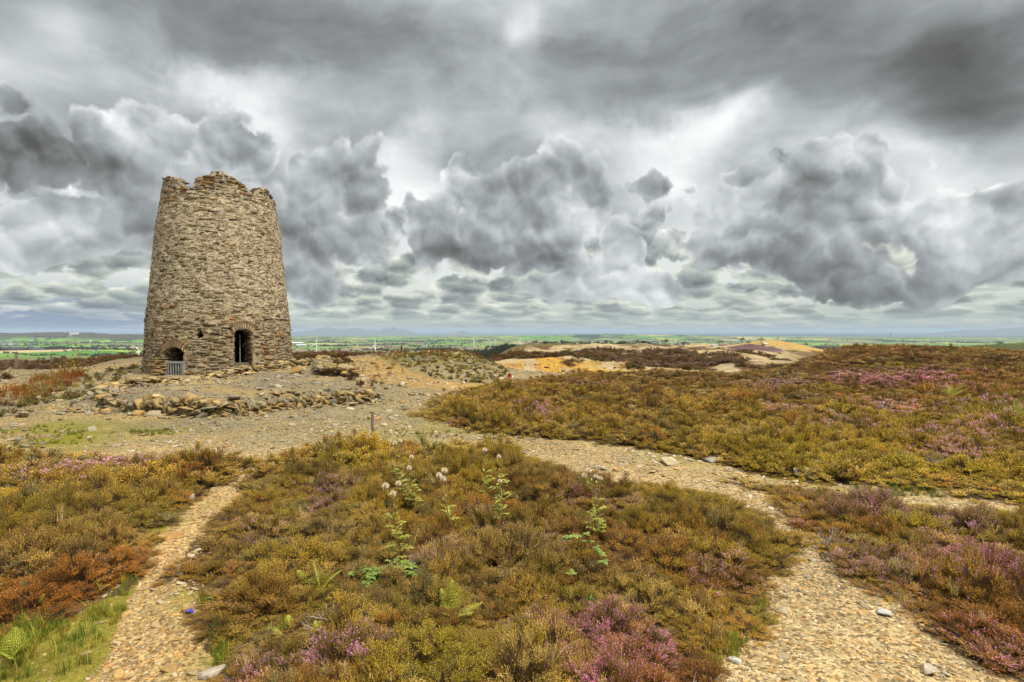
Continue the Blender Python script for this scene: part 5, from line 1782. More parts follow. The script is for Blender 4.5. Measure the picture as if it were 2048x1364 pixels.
bramble((740, 1065), .22, 22, 'round bright green bramble left of the bigger one')
bramble((825, 1062), .32, 34, 'biggest bramble, spreading under the cream headed thistle')
bramble((1170, 1100), .10, 4, 'bramble with a long arching cane on the right of the bank', [(1118, 1090), (1132, 1074), (1150, 1066), (1168, 1072), (1180, 1090), (1192, 1105), (1205, 1120)])
bramble((1002, 1082), .10, 6, 'small green bramble in the middle of the bank')
bramble((585, 1356), .13, 8, 'broad leaved bramble at the front edge of the picture')
bramble((660, 1366), .08, 5, 'bramble sprig right of the broad leaved one at the front')


def dead_bush(base, size, n, label, lift=.40, flat=.6, curl=.6):
    b = base_at(*base, lift)
    G = Geo()
    for k in range(n):
        a = random.gauss(0, 1.1) + math.pi / 2 * (1 if random.random() < .5 else -1); L = size * random.uniform(.4, 1.0)
        d = Vector((math.cos(a), math.sin(a) * .6, random.uniform(.25, 1.1) * flat)).normalized()
        p = Vector((random.gauss(0, size * .16), random.gauss(0, size * .16), 0)); pts = [p]
        for i in range(7):
            d = (d + Vector((random.gauss(0, .18), random.gauss(0, .18), random.gauss(-.05, .15))) * curl).normalized()
            p = p + d * L / 7; pts.append(p.copy())
        c = var(); r = random.uniform(.0022, .0055) * (size / .25) ** .5
        G.tube(pts, [r * (1 - .8 * i / 7) for i in range(8)], 5, 0, c, False)
        for j in range(5):
            i = random.randint(2, 6); dd = (d + Vector((random.gauss(0, .6), random.gauss(0, .6), random.gauss(.2, .4)))).normalized()
            q = pts[i]; G.tube([q, q + dd * L * .14, q + (dd + Vector((0, 0, .2))) * L * .26], [r * .5, r * .35, r * .15], 4, 0, c, False)
    o = G.build('dead_heather', M_TWIG, None, colors=True)
    o.location = b
    tag(o, label, 'dead shrub', 'bare grey dead heather bushes')
    return o


dead_bush((690, 1150), .30, 70, 'largest grey tangle of dead twigs in the middle bank')
dead_bush((735, 1185), .20, 34, 'brown grey dead twigs just right of the largest tangle')
dead_bush((1050, 1012), .22, 46, 'upright dead twigs beside a dark hollow in the middle bank', flat=1.2, curl=.3)
dead_bush((1312, 1145), .16, 40, 'dead twigs near the right flank of the middle bank')
dead_bush((1320, 1288), .24, 60, 'bleached dead twigs low at the right front of the middle bank', .34)
dead_bush((1660, 1022), .26, 30, 'dead twigs in the bank right of the right path', flat=1.2, curl=.3)
dead_bush((1055, 1160), .16, 30, 'small grey twigs right of the bright yellow bracken')
dead_bush((165, 1015), .25, 30, 'grey twigs in the left bank')
dead_bush((820, 1130), .18, 36, 'dark dead twigs below the biggest bramble')
dead_bush((1900, 890), .5, 40, 'dead twigs in a dark hollow of the far slope')

# ------------------------------------------------------------------ grasses, docks and tufts
def tuft(name, n, h, w, spread, lean=.35, seed=0, heads=0.0):
    g = np.random.default_rng(seed)
    V, F, C = [], [], []
    for i in range(n):
        a = g.random() * 6.283; L = h * g.uniform(.5, 1.1); ln = g.normal(0, lean)
        x0 = np.array([g.normal(0, spread), g.normal(0, spread), -.02]); o = np.array([math.cos(a), math.sin(a), 0]); s = np.array([-math.sin(a), math.cos(a), 0]) * w * .5
        b = len(V); v = g.random()
        p1 = x0 + np.array([0, 0, L * .55]) + o * L * ln * .3; p2 = x0 + np.array([0, 0, L * .95]) + o * L * ln
        V += [x0 - s, x0 + s, p1 + s * .8, p1 - s * .8, p2]
        F += [[b, b + 1, b + 2, b + 3], [b + 3, b + 2, b + 4]]; C += [(v, 0, 0)] * 5
        if g.random() < heads:
            for k in range(10):
                q = p1 + (p2 - p1) * g.uniform(-.3, 1.0); r = g.normal(0, .012, 3) * (h / .5); b = len(V)
                e1 = g.normal(0, .014, 3) * (h / .5); e2 = g.normal(0, .014, 3) * (h / .5)
                V += [q + r, q + r + e1, q + r + e1 + e2, q + r + e2]; F += [[b, b + 1, b + 2, b + 3]]; C += [(g.random(), 1, 0)] * 4
    ob = mesh_from(name, np.array(V), F, M_PLANT, link=False); color_attr(ob, np.array(C, float))
    return ob


GR = [tuft('grass_tuft', 46, .12, .004, .035, .5, 1), tuft('grass_tuft', 30, .22, .005, .03, .5, 2), tuft('dock_tuft', 16, .7, .012, .10, .15, 3, .9), tuft('rough_tuft', 60, .42, .02, .14, .45, 4, .2)]


def tufts(name, pts, kinds, size, cols, label, cat, t2=None):
    pts = np.array([p for p in pts if p is not None]); n = len(pts)
    C = np.array(cols)[rng.integers(0, len(cols), n)] * (.7 + .6 * rng.random(n))[:, None]
    T2 = (np.array(t2)[rng.integers(0, len(t2), n)] * (.7 + .6 * rng.random(n))[:, None]) if t2 else None
    rot = np.stack([rng.normal(0, .12, n), rng.normal(0, .12, n), rng.random(n) * 6.28], -1)
    s = size * np.exp(rng.normal(0, .25, n))
    return scatter(name, GR + PF, pts, rot, np.stack([s, s, s], -1), np.array(kinds)[rng.integers(0, len(kinds), n)], C, T2, label, cat)


def sprinkle(poly_px, n, z=0.0):
    P = plan(poly_px, z); xs = [p[0] for p in P]; ys = [p[1] for p in P]; out = []
    x = rng.uniform(min(xs), max(xs), n * 6); y = rng.uniform(min(ys), max(ys), n * 6)
    k = in_poly(x, y, P); x, y = x[k][:n], y[k][:n]
    return np.stack([x, y, hz(x, y)], -1)


gp = np.concatenate([sprinkle([(-60, 1262), (60, 1235), (110, 1240), (60, 1290), (-60, 1310)], 260), sprinkle([(180, 1210), (290, 1105), (300, 1120), (235, 1260), (160, 1330), (0, 1364), (-60, 1330)], 90),
                     sprinkle([(395, 1180), (425, 1200), (470, 1260), (470, 1330), (430, 1330), (415, 1240)], 70), sprinkle([(1390, 1290), (1500, 1275), (1510, 1210), (1540, 1190), (1525, 1240), (1480, 1330), (1400, 1364)], 60)])
tufts('grass', gp, [0, 0, 1], .55, [(.22, .26, .03), (.28, .26, .03), (.30, .24, .04), (.18, .25, .03)], 'short green and yellow grass on the mossy verges of the left path', 'grass')
gp = np.concatenate([sprinkle([(1700, 972), (1830, 962), (1900, 990), (1790, 990)], 70), sprinkle([(0, 860), (150, 850), (200, 880), (60, 895), (0, 895)], 120), sprinkle([(260, 858), (350, 858), (350, 866), (260, 866)], 60), sprinkle([(690, 860), (1000, 855), (1060, 880), (760, 872)], 90)])
tufts('grass', gp, [0], .6, [(.16, .18, .02), (.20, .18, .03), (.13, .15, .02)], 'patches of low moss and grass on the open gravel', 'grass')
DK = [(.27, .085, .022), (.33, .12, .025), (.20, .06, .02), (.24, .20, .04)]
tufts('dock_stems', sprinkle([(-80, 850), (30, 805), (150, 775), (180, 762), (160, 745), (80, 758), (-80, 815)], 150), [2, 3, 2], .62, DK, 'rust red dock stems and grass on the slope left of the tower', 'dock', DK)
tufts('dock_stems', sprinkle([(690, 745), (720, 722), (790, 712), (960, 710), (960, 722), (850, 728), (760, 738), (720, 752)], 110, .5), [2, 2, 3], .42, DK, 'rust red dock stems along the crest of the rubble mound', 'dock', DK)
VG = [(.20, .19, .035), (.28, .24, .04), (.14, .14, .03), (.22, .15, .04)]
mp = sprinkle([(700, 752), (800, 728), (980, 714), (1015, 735), (990, 765), (900, 770), (780, 762)], 1000, .2)
mp = mp[seg_dist(mp[:, 0], mp[:, 1], TRACK) > 1.5]
tufts('rough_grass', mp, [3, 3, 4, 7, 0], .34, VG, 'yellow green weeds scattered over the rubble mound', 'weeds')
tufts('straw', np.concatenate([sprinkle([(420, 1200), (520, 960), (750, 890), (1050, 900), (1480, 1000), (1540, 1120), (1380, 1330), (500, 1340)], 60, .3), sprinkle([(1600, 1000), (1900, 1020), (2040, 1100), (2040, 1300), (1800, 1180)], 16, .3), sprinkle([(0, 930), (400, 920), (250, 1100), (0, 1200)], 16, .3)]) + np.array([0, 0, .2]), [1, 0], .55, [(.55, .40, .19), (.48, .34, .14), (.40, .34, .12)], 'dry straw and pale stalks poking out of the heather', 'straw')
# fallen stones at the foot of the terrace walls
wx_, wy_ = np.array([p for p in WALL_OUT]).T
k_ = rng.uniform(0, len(wx_) - 1.001, 420); i_ = k_.astype(int); f_ = k_ - i_
x = wx_[i_] * (1 - f_) + wx_[i_ + 1] * f_ + rng.normal(0, .38, 420); y = wy_[i_] * (1 - f_) + wy_[i_ + 1] * f_ - np.abs(rng.normal(0, .55, 420)) + .25
wx_, wy_ = np.array(WALL_IN).T
k_ = rng.uniform(0, len(wx_) - 1.001, 520); i_ = k_.astype(int); f_ = k_ - i_
x = np.concatenate([x, wx_[i_] * (1 - f_) + wx_[i_ + 1] * f_ + rng.normal(.1, .45, 520)]); y = np.concatenate([y, wy_[i_] * (1 - f_) + wy_[i_ + 1] * f_ + rng.normal(0, .3, 520)])
sz = np.clip(.12 * np.exp(rng.normal(0, .45, len(x))), .05, .38); n = len(x)
scatter('rubble', CHIPS, np.stack([x, y, hz(x, y) + sz * .12], -1), np.stack([rng.normal(0, .3, n), rng.normal(0, .3, n), rng.random(n) * 6.28], -1), np.repeat(sz[:, None], 3, 1), rng.integers(0, 7, n), np.array(OCHRE)[rng.integers(0, len(OCHRE), n)] * (.7 + .6 * rng.random(n))[:, None], None, 'fallen ochre rubble along the foot of the terrace walls', 'rubble')
tufts('rough_grass', sprinkle([(-80, 880), (60, 830), (250, 770), (280, 730), (150, 760), (-80, 840)], 260, .05), [3, 4, 9, 0], .40, VG + [(.2, .1, .03)], 'sparse weeds on the stony slope left of the tower', 'weeds')
tufts('rough_grass', sprinkle([(590, 735), (700, 735), (760, 790), (735, 800), (640, 750)], 90, .1), [9, 4], .6, [(.12, .06, .02), (.16, .10, .03)], 'brown weeds on the bank right of the tower', 'weeds')
tufts('rough_grass', np.concatenate([sprinkle([(1880, 800), (2048, 760), (2048, 800), (1900, 830)], 60, .35), sprinkle([(1800, 740), (2048, 735), (2048, 770), (1850, 775)], 110, .35)]), [3], .75, [(.30, .24, .04), (.34, .17, .03), (.22, .20, .03)], 'tall yellow and orange weeds rising from the right slope', 'weeds')
for (px, py, sx) in ((969, 738, 1.5), (1006, 738, 1.1), (925, 722, 1.0), (975, 718, .9), (880, 735, .8)):
    pass
# ------------------------------------------------------------------ heather on the more distant banks
x, y = jitter_grid(-110, 110, 24, 125, .62)
r = np.hypot(x, y)
u = x / y
inpl = in_any_heather(x, y)
c, _ = region_colour(x, y, r, np.zeros(len(x), bool))
L2 = in_poly(x, y, plan([(-300, 770), (0, 745), (100, 737), (200, 724), (285, 716), (285, 709), (0, 708), (-300, 708)], .1)) & (fbm(x / 5, y / 5, 3, 601) > .46)
KN = in_poly(x, y, plan([(585, 722), (700, 714), (790, 708), (790, 705), (585, 707)], .1))
dark = (c.sum(1) < .30) & (r > 44)
k = ((dark & ~((x > -4) & (x < 20) & (y > 40) & (y < 60))) | L2 | KN) & ~inpl & (np.abs(u) < .98) & (bump(x, y, -5.2, 35.5, 5.6, 6.5, 0, 3.0) < .3) & (rng.random(len(x)) < np.where(r > 80, .18, np.where(r > 58, .34, .9)))
k &= ~((u > -.05) & (u < .45) & (r > 44) & (fbm(x / 9.0, y / 14.0, 4, 131) > .43))
yb = y - .10 * (x - 5)
k |= (x > -3) & (x < 19) & (yb > 44) & (yb < 63) & ~inpl & ((fbm((x - y * .5) / 2.2, y / 5.0, 3, 151) > np.where(x > 9, .64, .78)) | ((yb > 57.5) & (fbm(x / 2.5, y / 2.5, 3, 613) > .42)))
x, y, r = x[k], y[k], r[k]; n = len(x)
s = 2.4 * (.7 + .6 * rng.random(n)) * np.where(r > 60, 1.35, 1.0)
q = fbm(x / 8, y / 8, 3, 605)
C = np.where((q > .52)[:, None], np.array([.17, .10, .045]), np.array([.17, .085, .026])) * (.7 + .6 * rng.random(n))[:, None]
C = np.where((rng.random(n) < .15)[:, None], np.array([.16, .15, .03]), C)
scatter('heather', PF, np.stack([x, y, hz(x, y) - .05], -1), np.stack([rng.normal(0, .1, n), rng.normal(0, .1, n), rng.random(n) * 6.28], -1),
        np.stack([s, s, s * .55 * (.6 + .6 * rng.random(n))], -1), np.where(q > .55, rng.integers(1, 3, n), rng.integers(0, 2, n)), C, np.tile([.34, .22, .21], (n, 1)),
        'dark brown and mauve heather on the distant spoil banks', 'heather')

# ------------------------------------------------------------------ trees of the plain
def tree(kind, h, wd, seed):
    g = random.Random(seed); rg = np.random.default_rng(seed)
    root = bpy.data.objects.new('tree', None); COL.objects.link(root)
    G = Geo()
    G.tube([(0, 0, -.3), (.02 * h, 0, h * .25), (0, .02 * h, h * .6)], [h * .035, h * .026, h * .012], 7)
    for i in range(6):
        a = i * 1.05 + g.random(); z = h * (.22 + .06 * i)
        G.tube([(0, 0, z), (math.cos(a) * wd * .2, math.sin(a) * wd * .2, z + h * .1), (math.cos(a) * wd * .36, math.sin(a) * wd * .36, z + h * .22)], [h * .014, h * .009, h * .004], 5)
    G.build('trunk', M_DARKWOOD, root)
    V, F, C = [], [], []
    cl = []
    for i in range(26):
        a = g.random() * 6.283; e = g.random(); rr = math.sqrt(g.random()) * .42
        cl.append((math.cos(a) * wd * rr, math.sin(a) * wd * rr, h * (.42 + .5 * (1 - rr * 1.6) * e + .05), wd * g.uniform(.10, .19)))
    for (cx, cy_, cz, cr) in cl:
        for j in range(60):
            v = rg.normal(0, 1, 3); v /= np.linalg.norm(v)
            p = np.array([cx, cy_, cz]) + v * cr * rg.uniform(.6, 1.05) * np.array([1, 1, .8])
            e1 = rg.normal(0, 1, 3); e1 *= h * .022 / np.linalg.norm(e1); e2 = rg.normal(0, 1, 3); e2 *= h * .022 / np.linalg.norm(e2)
            b = len(V); V += [p, p + e1, p + e1 + e2, p + e2]; F.append([b, b + 1, b + 2, b + 3]); k = rg.uniform(.65, 1.35); C += [(k, k, k)] * 4
    ob = mesh_from('crown', np.array(V), F, leaf_material('tree_leaves', (.075, .105, .035) if kind == 0 else (.13, .155, .04), .2), root)
    color_attr(ob, np.array(C))
    return root


TP = [tree(0, 7.0, 6.5, 1), tree(0, 5.5, 7.5, 2), tree(1, 3.2, 5.5, 3)]
used_proto = [False] * 3
TREES = [(1463, 687, 0, 1.0, 'round dark tree left of a similar one behind the mauve heather'), (1484, 687, 0, .85, 'second round dark tree behind the mauve heather'), (1522, 686, 1, .9, 'broad dark tree left of the lattice pylon'), (1331, 692, 0, 1.0, 'lone bushy tree in front of the far village'),
         (1300, 697, 1, .55, 'low dark tree left of the lone bushy tree'), (1368, 694, 0, .8, 'dark tree at the right end of the far village'), (1388, 703, 2, 1.4, 'pale green bush in front of the far village'), (1439, 691, 1, .9, 'flat topped tree left of the round dark ones'),
         (1498, 691, 1, .8, 'low spreading tree right of the round dark ones'), (1612, 691, 1, .5, 'small dark bush right of the pylon'), (1571, 724, 2, .9, 'green bush at the left foot of the ochre heap'), (1587, 731, 2, .8, 'green bush lower down at the foot of the ochre heap'),
         (1637, 693, 1, .5, 'small dark bush left of the grey sheds'), (1838, 697, 2, .35, 'dark bush on the crest of the heather hill'), (1897, 694, 1, .55, 'dark bush by the bright field on the right'), (1928, 697, 1, .5, 'second dark bush by the bright field on the right'),
         (1996, 693, 1, .95, 'large dark bush on the green hill at the right edge'), (1984, 700, 2, 1.2, 'pale bush below the large dark one on the green hill')]
for (px, py, kd, sc, lab) in TREES:
    p = ground_hit(px, py, 0, 60)
    if p is None: continue
    sc2 = sc * min(p.y / 450.0, 2.0)
    if not used_proto[kd]:
        o = TP[kd]; used_proto[kd] = True
    else:
        o = copy_tree(TP[kd])
    o.location = p; o.scale = (sc2, sc2, sc2); o.rotation_euler = (0, 0, px * .7)
    tag(o, lab, 'tree', 'trees beyond the moor')

# hedgerows and woods of the farmland
n = 90000
rr = np.exp(rng.uniform(math.log(560), math.log(9000), n)); th = rng.uniform(-.80, .80, n)
x = rr * np.sin(th); y = rr * np.cos(th)
wx, wy = field_warp(x, y)
cid, edge = cells(wx * .94 + wy * .34, wy * .94 - wx * .34, 250.0, 5, 1.0, 2.0)
hedge = (edge < 5.0 + rr * .0006) & (fbm(x / 90, y / 90, 2, 215) > .47)
wood = fbm(x / 330, y / 420, 4, 221) + 0.05 * (fbm(x / 50, y / 50, 2, 222) - .5) > .625
k = hedge | (wood & (rng.random(n) < .5))
x, y, rr = x[k], y[k], rr[k]; n = len(x)
s = (5.0 + 7.0 * rng.random(n) ** 2) * np.where(wood[k], 1.25, .8)
scatter('woodland', [PF[0], PF[5]], np.stack([x, y, hz(x, y) - .5], -1), np.stack([np.zeros(n), np.zeros(n), rng.random(n) * 6.28], -1), np.stack([s * 2.4, s * 2.4, s * 2.6], -1),
        rng.integers(0, 2, n), np.array([.045, .062, .026]) * (.6 + .8 * rng.random(n))[:, None], None, 'hedgerow trees and small woods dividing the green fields', 'woodland')

# ------------------------------------------------------------------ wind turbines
def turbine():
    mw = bpy.data.materials.new('turbine_white'); mw.use_nodes = True
    t = mw.node_tree; b = t.nodes['Principled BSDF']
    tc = t.nodes.new('ShaderNodeTexCoord')
    c = ramp(t, noise(t, E(t, tc.outputs['Object']), .4, 3, .5), [(.3, (.74, .76, .77)), (.7, (.84, .85, .85))]); t.links.new(c.s, b.inputs['Base Color']); b.inputs['Roughness'].default_value = .45
    root = bpy.data.objects.new('wind_turbine', None); COL.objects.link(root)
    G = Geo(); G.tube([(0, 0, -8), (0, 0, 8), (0, 0, 20), (0, 0, 30.4)], [2.3, 2.1, 1.8, 1.3], 16); G.build('tower', mw, root, True)
    G = Geo(); G.box((0, .6, 31.3), (2.0, 5.0, 2.0), None, 0, None, .86); G.box((0, 3.0, 31.2), (1.4, 1.0, 1.4), None, 0, None, .8); G.build('nacelle', mw, root)
    G = Geo(); G.tube([(0, .8, 0), (0, .2, 0), (0, -.6, 0), (0, -1.1, 0)], [1.1, 1.15, .8, .15], 12); rot = G.build('rotor', mw, root, True)
    rot.location = (0, -2.8, 31.3)
    for k in range(3):
        G = Geo()
        vs = []; N = 9
        for i in range(N):
            s = i / (N - 1); z = .6 + 17.9 * s
            ch = 1.5 * (1.0 + 1.0 * math.sin(min(1, s * 4) * math.pi / 2)) * (1 - .80 * s); th_ = .7 * (1 - .85 * s); tw = .35 * (1 - s)
            for (a, b_) in ((-.35, 0), (.1, .5), (.65, 0), (.1, -.5)):
                X, Y_ = a * ch, b_ * th_
                vs.append((X * math.cos(tw) - Y_ * math.sin(tw), X * math.sin(tw) + Y_ * math.cos(tw) - .2, z))
        fs = [(i * 4 + j, i * 4 + (j + 1) % 4, (i + 1) * 4 + (j + 1) % 4, (i + 1) * 4 + j) for i in range(N - 1) for j in range(4)] + [(0, 3, 2, 1), tuple((N - 1) * 4 + j for j in range(4))]
        G.add(vs, fs); bl = G.build('blade', mw, rot); bl.rotation_euler = (0, k * 2 * math.pi / 3, 0)
    return root


TB = turbine()
TURB = [(633, 688, 1560, 6, 'tall white wind turbine nearest the right side of the tower', .15), (750, 689, 1620, -5, 'white wind turbine over the bright yellow green field', .5), (853, 691, 2050, 30, 'wind turbine behind the tall dark post on the mound', -.2),
        (948, 681, 2400, -38, 'leftmost of the four turbines grouped in the middle', .1), (979, 681, 2650, 55, 'second of the four turbines grouped in the middle', 0), (1040, 682, 2600, 20, 'rightmost of the four turbines grouped in the middle', .3),
        (991, 681, 4100, 2, 'smallest and farthest turbine of the middle group', .2), (277, 699, 1600, -46, 'turbine half hidden by the left side of the tower', .4)]
for i, (px, py, D, ang_, lab, yaw) in enumerate(TURB):
    o = TB if i == 0 else copy_tree(TB)
    h = at_depth(px, py, D)
    o.location = (h.x, h.y, h.z - 31.3); o.rotation_euler = (0, 0, yaw)
    next(ch for ch in o.children if ch.name.startswith('rotor')).rotation_euler = (0, math.radians(ang_), 0)
    tag(o, lab, 'wind turbine', 'wind turbines on the plain')
for i, px in enumerate((1834, 1855, 1868, 1892, 1935, 1958)):
    o = copy_tree(TB); h = at_depth(px, 667.5 - (i % 2), 9000)
    o.location = (h.x, h.y, h.z - 31.3 * 1.5); o.scale = (1.5,) * 3; o.rotation_euler = (0, 0, i)
    next(ch for ch in o.children if ch.name.startswith('rotor')).rotation_euler = (0, i * .8, 0)
    tag(o, 'tiny far turbine on the right horizon below the blue hill', 'wind turbine', 'far turbines on the right horizon')

# ------------------------------------------------------------------ houses, sheds, pylon, mast
def house(L, W, H, roof, wall_col, roof_col, name='house'):
    G = Geo()
    G.box((0, 0, H / 2 - .5), (L, W, H + 1), None, 0)
    e = .4
    G.add([(-L / 2 - e, -W / 2 - e, H - .1), (L / 2 + e, -W / 2 - e, H - .1), (L / 2 + e, W / 2 + e, H - .1), (-L / 2 - e, W / 2 + e, H - .1), (-L / 2 - e, 0, H + roof), (L / 2 + e, 0, H + roof)],
          [(0, 1, 5, 4), (2, 3, 4, 5), (1, 2, 5), (3, 0, 4), (3, 2, 1, 0)], 1)
    if name == 'house':
        for s in (-1, 1): G.box((s * (L / 2 - .6), 0, H + roof + .3), (.9, .7, 1.6), None, 0)
        for i in range(3): G.box((-L / 3 + L / 3 * i, -W / 2 - .01, H * .6), (1.0, .08, 1.2), None, 2)
    return G, None


def flat_mat(name, col, rough=.8):
    m = bpy.data.materials.new(name); m.use_nodes = True
    t = m.node_tree; b = t.nodes['Principled BSDF']
    tc = t.nodes.new('ShaderNodeTexCoord')
    c = ramp(t, noise(t, E(t, tc.outputs['Object']), 1.5, 4, .6), [(.3, tuple(k * .85 for k in col)), (.7, tuple(min(.9, k * 1.12) for k in col))])
    t.links.new(c.s, b.inputs['Base Color']); b.inputs['Roughness'].default_value = rough
    return m


MW, MS, MG = flat_mat('white_render', (.75, .75, .72)), flat_mat('slate_roof', (.16, .16, .18)), flat_mat('dark_window', (.03, .035, .04), .2)
MSH = flat_mat('grey_sheeting', (.42, .44, .45))
H0 = house(11, 6.5, 4.6, 2.6, None, None)[0].build('house', [MW, MS, MG])
HP = [(1343, 689), (1352, 687), (1361, 689), (1371, 690), (1312, 687), (1330, 686), (1290, 688), (1275, 690), (1384, 687), (1300, 684), (1349, 683), (1400, 690), (1322, 690), (1360, 684), (1435, 690),
      (912, 699), (920, 698), (930, 700), (938, 698), (905, 697), (715, 692), (728, 690), (690, 690), (845, 690), (780, 687), (1890, 684), (1910, 685), (1930, 683), (1950, 686), (1965, 684), (1985, 686), (2010, 684),
      (105, 662), (92, 663), (118, 664), (140, 671), (62, 682), (180, 682), (140, 700), (187, 702), (20, 686), (1090, 682), (1150, 680), (1200, 684), (1225, 683), (1255, 686)]
first = True
for i, (px, py) in enumerate(HP):
    p = ground_hit(px, py, 0, 300)
    if p is None: continue
    o = H0 if first else H0.copy()
    if not first: COL.objects.link(o)
    first = False
    k = min(p.y / 2600.0, 2.2)
    o.location = p; o.scale = (k, k, k); o.rotation_euler = (0, 0, (i * .7) % 3.1)
    tag(o, 'tiny white house with a slate roof among the far fields', 'house', 'white houses scattered over the plain')
S0 = house(40, 18, 6, 2.5, None, None, 'shed')[0].build('shed', [MSH, MW])
SH = [(594, 690, 2.0, 'large pale farm shed at the right edge of the tower'), (603, 693, 1.4, 'second pale shed right of the large one'), (1712, 699, 1.0, 'grey shed behind the heather hill'), (1728, 699, 1.5, 'long grey shed right of another behind the heather hill'),
      (1690, 698, .9, 'small grey shed left of the long ones'), (1428, 692, .9, 'white roofed shed among the trees'), (1530, 689, 1.1, 'pale barn right of the broad dark tree'), (148, 669, 1.1, 'white farm shed below the dark ridge')]
for i, (px, py, k, lab) in enumerate(SH):
    p = ground_hit(px, py, 0, 200)
    if p is None: continue
    o = S0 if i == 0 else S0.copy()
    if i: COL.objects.link(o)
    k = k * 14 / F_PX * p.y / 40
    o.location = p; o.scale = (k, k, k); o.rotation_euler = (0, 0, .15 * i - .3); tag(o, lab, 'shed', 'sheds on the plain')
mst = flat_mat('galvanised_steel', (.22, .23, .25), .5)
p = ground_hit(1556, 690, 0, 300)
G = Geo(); hgt = 17 / F_PX * p.y; w = hgt * .12
for sx in (-1, 1):
    for sy in (-1, 1): G.tube([(sx * w, sy * w, 0), (sx * w * .35, sy * w * .35, hgt * .6), (sx * w * .12, sy * w * .12, hgt)], hgt * .008, 4)
for i in range(6):
    a, b = i / 6, (i + 1) / 6; wa, wb = w * (1 - .85 * a), w * (1 - .85 * b)
    for s in (-1, 1):
        G.tube([(-wa, s * wa, hgt * a), (wb, s * wb, hgt * b)], hgt * .005, 3); G.tube([(s * wa, -wa, hgt * a), (s * wb, wb, hgt * b)], hgt * .005, 3)
for k_, wz in ((.66, .24), (.78, .20), (.90, .16)): G.tube([(-hgt * wz, 0, hgt * k_), (0, 0, hgt * (k_ + .03)), (hgt * wz, 0, hgt * k_)], hgt * .009, 4)
o = G.build('pylon', mst); o.location = p; tag(o, 'steel lattice power pylon beyond the mauve heather', 'pylon')
p = at_depth(1781, 674, 9000); G = Geo(); G.tube([(0, 0, -40), (0, 0, 30), (0, 0, 80)], [6, 5, 4], 10); G.tube([(0, 0, 78), (0, 0, 82)], [5.5, 5.5], 10)
o = G.build('chimney', mst); o.location = p; tag(o, 'tall thin chimney on the right horizon', 'chimney')

# pond among the spoil
p0 = Vector((39, 130, -3.33))
G = Geo(); N = 40
vs = [(math.cos(i / N * 6.283) * (5 + 1.2 * math.sin(i * .9)), math.sin(i / N * 6.283) * (6 + 1.5 * math.cos(i * .7)), 0) for i in range(N)]
G.add(vs + [(0, 0, 0)], [(i, (i + 1) % N, N) for i in range(N)])
mwt = bpy.data.materials.new('water'); mwt.use_nodes = True
b = mwt.node_tree.nodes['Principled BSDF']; b.inputs['Base Color'].default_value = (.10, .13, .14, 1); b.inputs['Roughness'].default_value = .12
o = G.build('water', mwt); o.location = p0; o['kind'] = 'structure'

# sea beyond the fields
ms = bpy.data.materials.new('sea_water'); ms.use_nodes = True
t = ms.node_tree; b = t.nodes['Principled BSDF']; b.inputs['Base Color'].default_value = (.05, .08, .10, 1); b.inputs['Roughness'].default_value = .3
geo = t.nodes.new('ShaderNodeNewGeometry'); n_ = noise(t, E(t, geo.outputs['Position']), .004, 4, .6)
bp = t.nodes.new('ShaderNodeBump'); bp.inputs['Strength'].default_value = .3; bp.inputs['Distance'].default_value = 4; t.links.new(n_.s, bp.inputs['Height']); t.links.new(bp.outputs[0], b.inputs['Normal'])
V, F = [], []
A_ = np.linspace(math.radians(12), math.radians(46), 60); R_ = np.linspace(15500, 36000, 20)
for r_ in R_:
    for a_ in A_: V.append((r_ * math.sin(a_), r_ * math.cos(a_), -118.5))
for i in range(19):
    for j in range(59): F.append((i * 60 + j, i * 60 + j + 1, (i + 1) * 60 + j + 1, (i + 1) * 60 + j))
o = mesh_from('sea', np.array(V), F, ms); o['kind'] = 'structure'

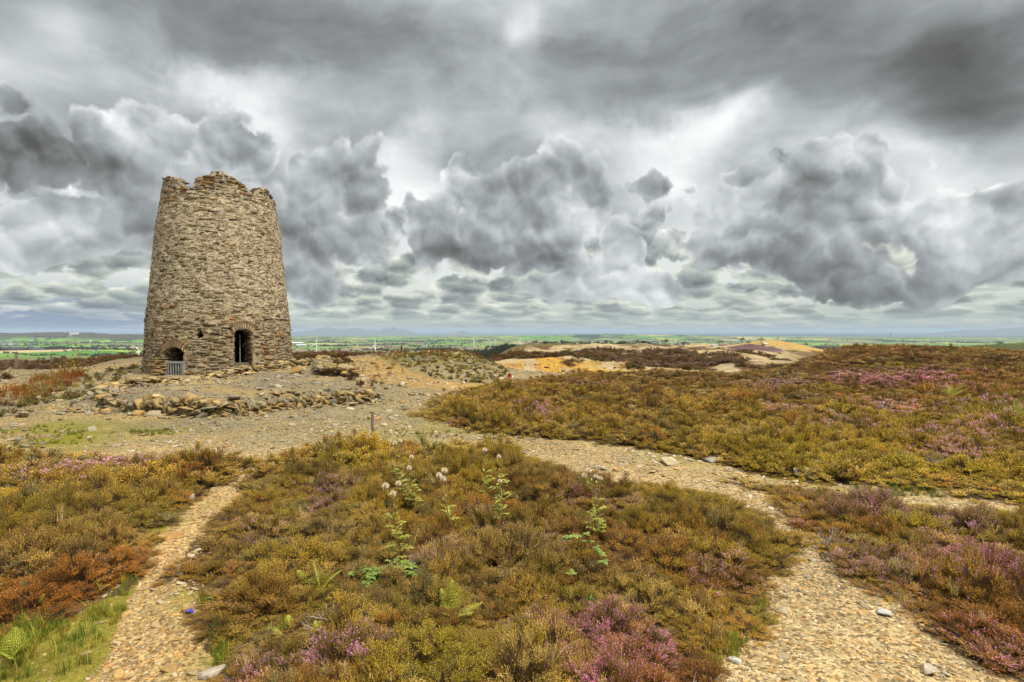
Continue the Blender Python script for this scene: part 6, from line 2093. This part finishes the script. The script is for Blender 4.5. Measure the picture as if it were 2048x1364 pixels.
# ------------------------------------------------------------------ smoke of two fires in the fields
def smoke(px, py, Y, rx, rz, dens, label):
    G = bmesh.new(); bmesh.ops.create_icosphere(G, subdivisions=3, radius=1.0)
    me = bpy.data.meshes.new('smoke')
    for v in G.verts:
        k = 1 + .25 * math.sin(v.co.x * 5 + v.co.z * 3) * math.cos(v.co.y * 4)
        v.co = Vector((v.co.x * rx * k - v.co.z * rx * .7, v.co.y * rx * .5, v.co.z * rz * k))
    G.to_mesh(me); G.free()
    m = bpy.data.materials.new('smoke'); m.use_nodes = True; t = m.node_tree; t.nodes.clear()
    out = t.nodes.new('ShaderNodeOutputMaterial'); pv = t.nodes.new('ShaderNodeVolumePrincipled')
    pv.inputs['Color'].default_value = (.8, .86, .95, 1); pv.inputs['Density'].default_value = dens; t.links.new(pv.outputs[0], out.inputs['Volume'])
    me.materials.append(m)
    o = bpy.data.objects.new('smoke', me); COL.objects.link(o); o.location = at_depth(px, py, Y); tag(o, label, 'smoke', None, 'stuff')


smoke(72, 696, 1500, 22, 10, .012, 'white smoke drifting up from a fire in the left fields')
smoke(18, 690, 1550, 34, 16, .006, 'thin bluish smoke at the left edge over the fields')

# ------------------------------------------------------------------ the air
hb = bmesh.new(); bmesh.ops.create_cube(hb, size=1.0)
me = bpy.data.meshes.new('haze')
for v in hb.verts: v.co = Vector((v.co.x * 90000, v.co.y * 90000, -141 if v.co.z < 0 else 92))
hb.to_mesh(me); hb.free()
m = bpy.data.materials.new('haze'); m.use_nodes = True; t = m.node_tree; t.nodes.clear()
out = t.nodes.new('ShaderNodeOutputMaterial'); pv = t.nodes.new('ShaderNodeVolumePrincipled')
pv.inputs['Color'].default_value = (.62, .80, 1.0, 1); pv.inputs['Density'].default_value = 4.8e-5; pv.inputs['Anisotropy'].default_value = 0.0
t.links.new(pv.outputs[0], out.inputs['Volume'])
me.materials.append(m); o = bpy.data.objects.new('haze', me); COL.objects.link(o); o['kind'] = 'stuff'; o['label'] = 'pale bluish air that fades the far fields and mountains'; o['category'] = 'haze'
cy = scene.cycles
cy.max_bounces = 5; cy.diffuse_bounces = 2; cy.glossy_bounces = 2; cy.transmission_bounces = 3; cy.transparent_max_bounces = 6
cy.volume_bounces = 0
cy.use_adaptive_sampling = True; cy.adaptive_threshold = 0.012; cy.adaptive_min_samples = 32
cy.caustics_reflective = False; cy.caustics_refractive = False
cy.use_denoising = True; cy.denoiser = 'OPENIMAGEDENOISE'; cy.denoising_input_passes = 'RGB_ALBEDO_NORMAL'; cy.denoising_prefilter = 'ACCURATE'
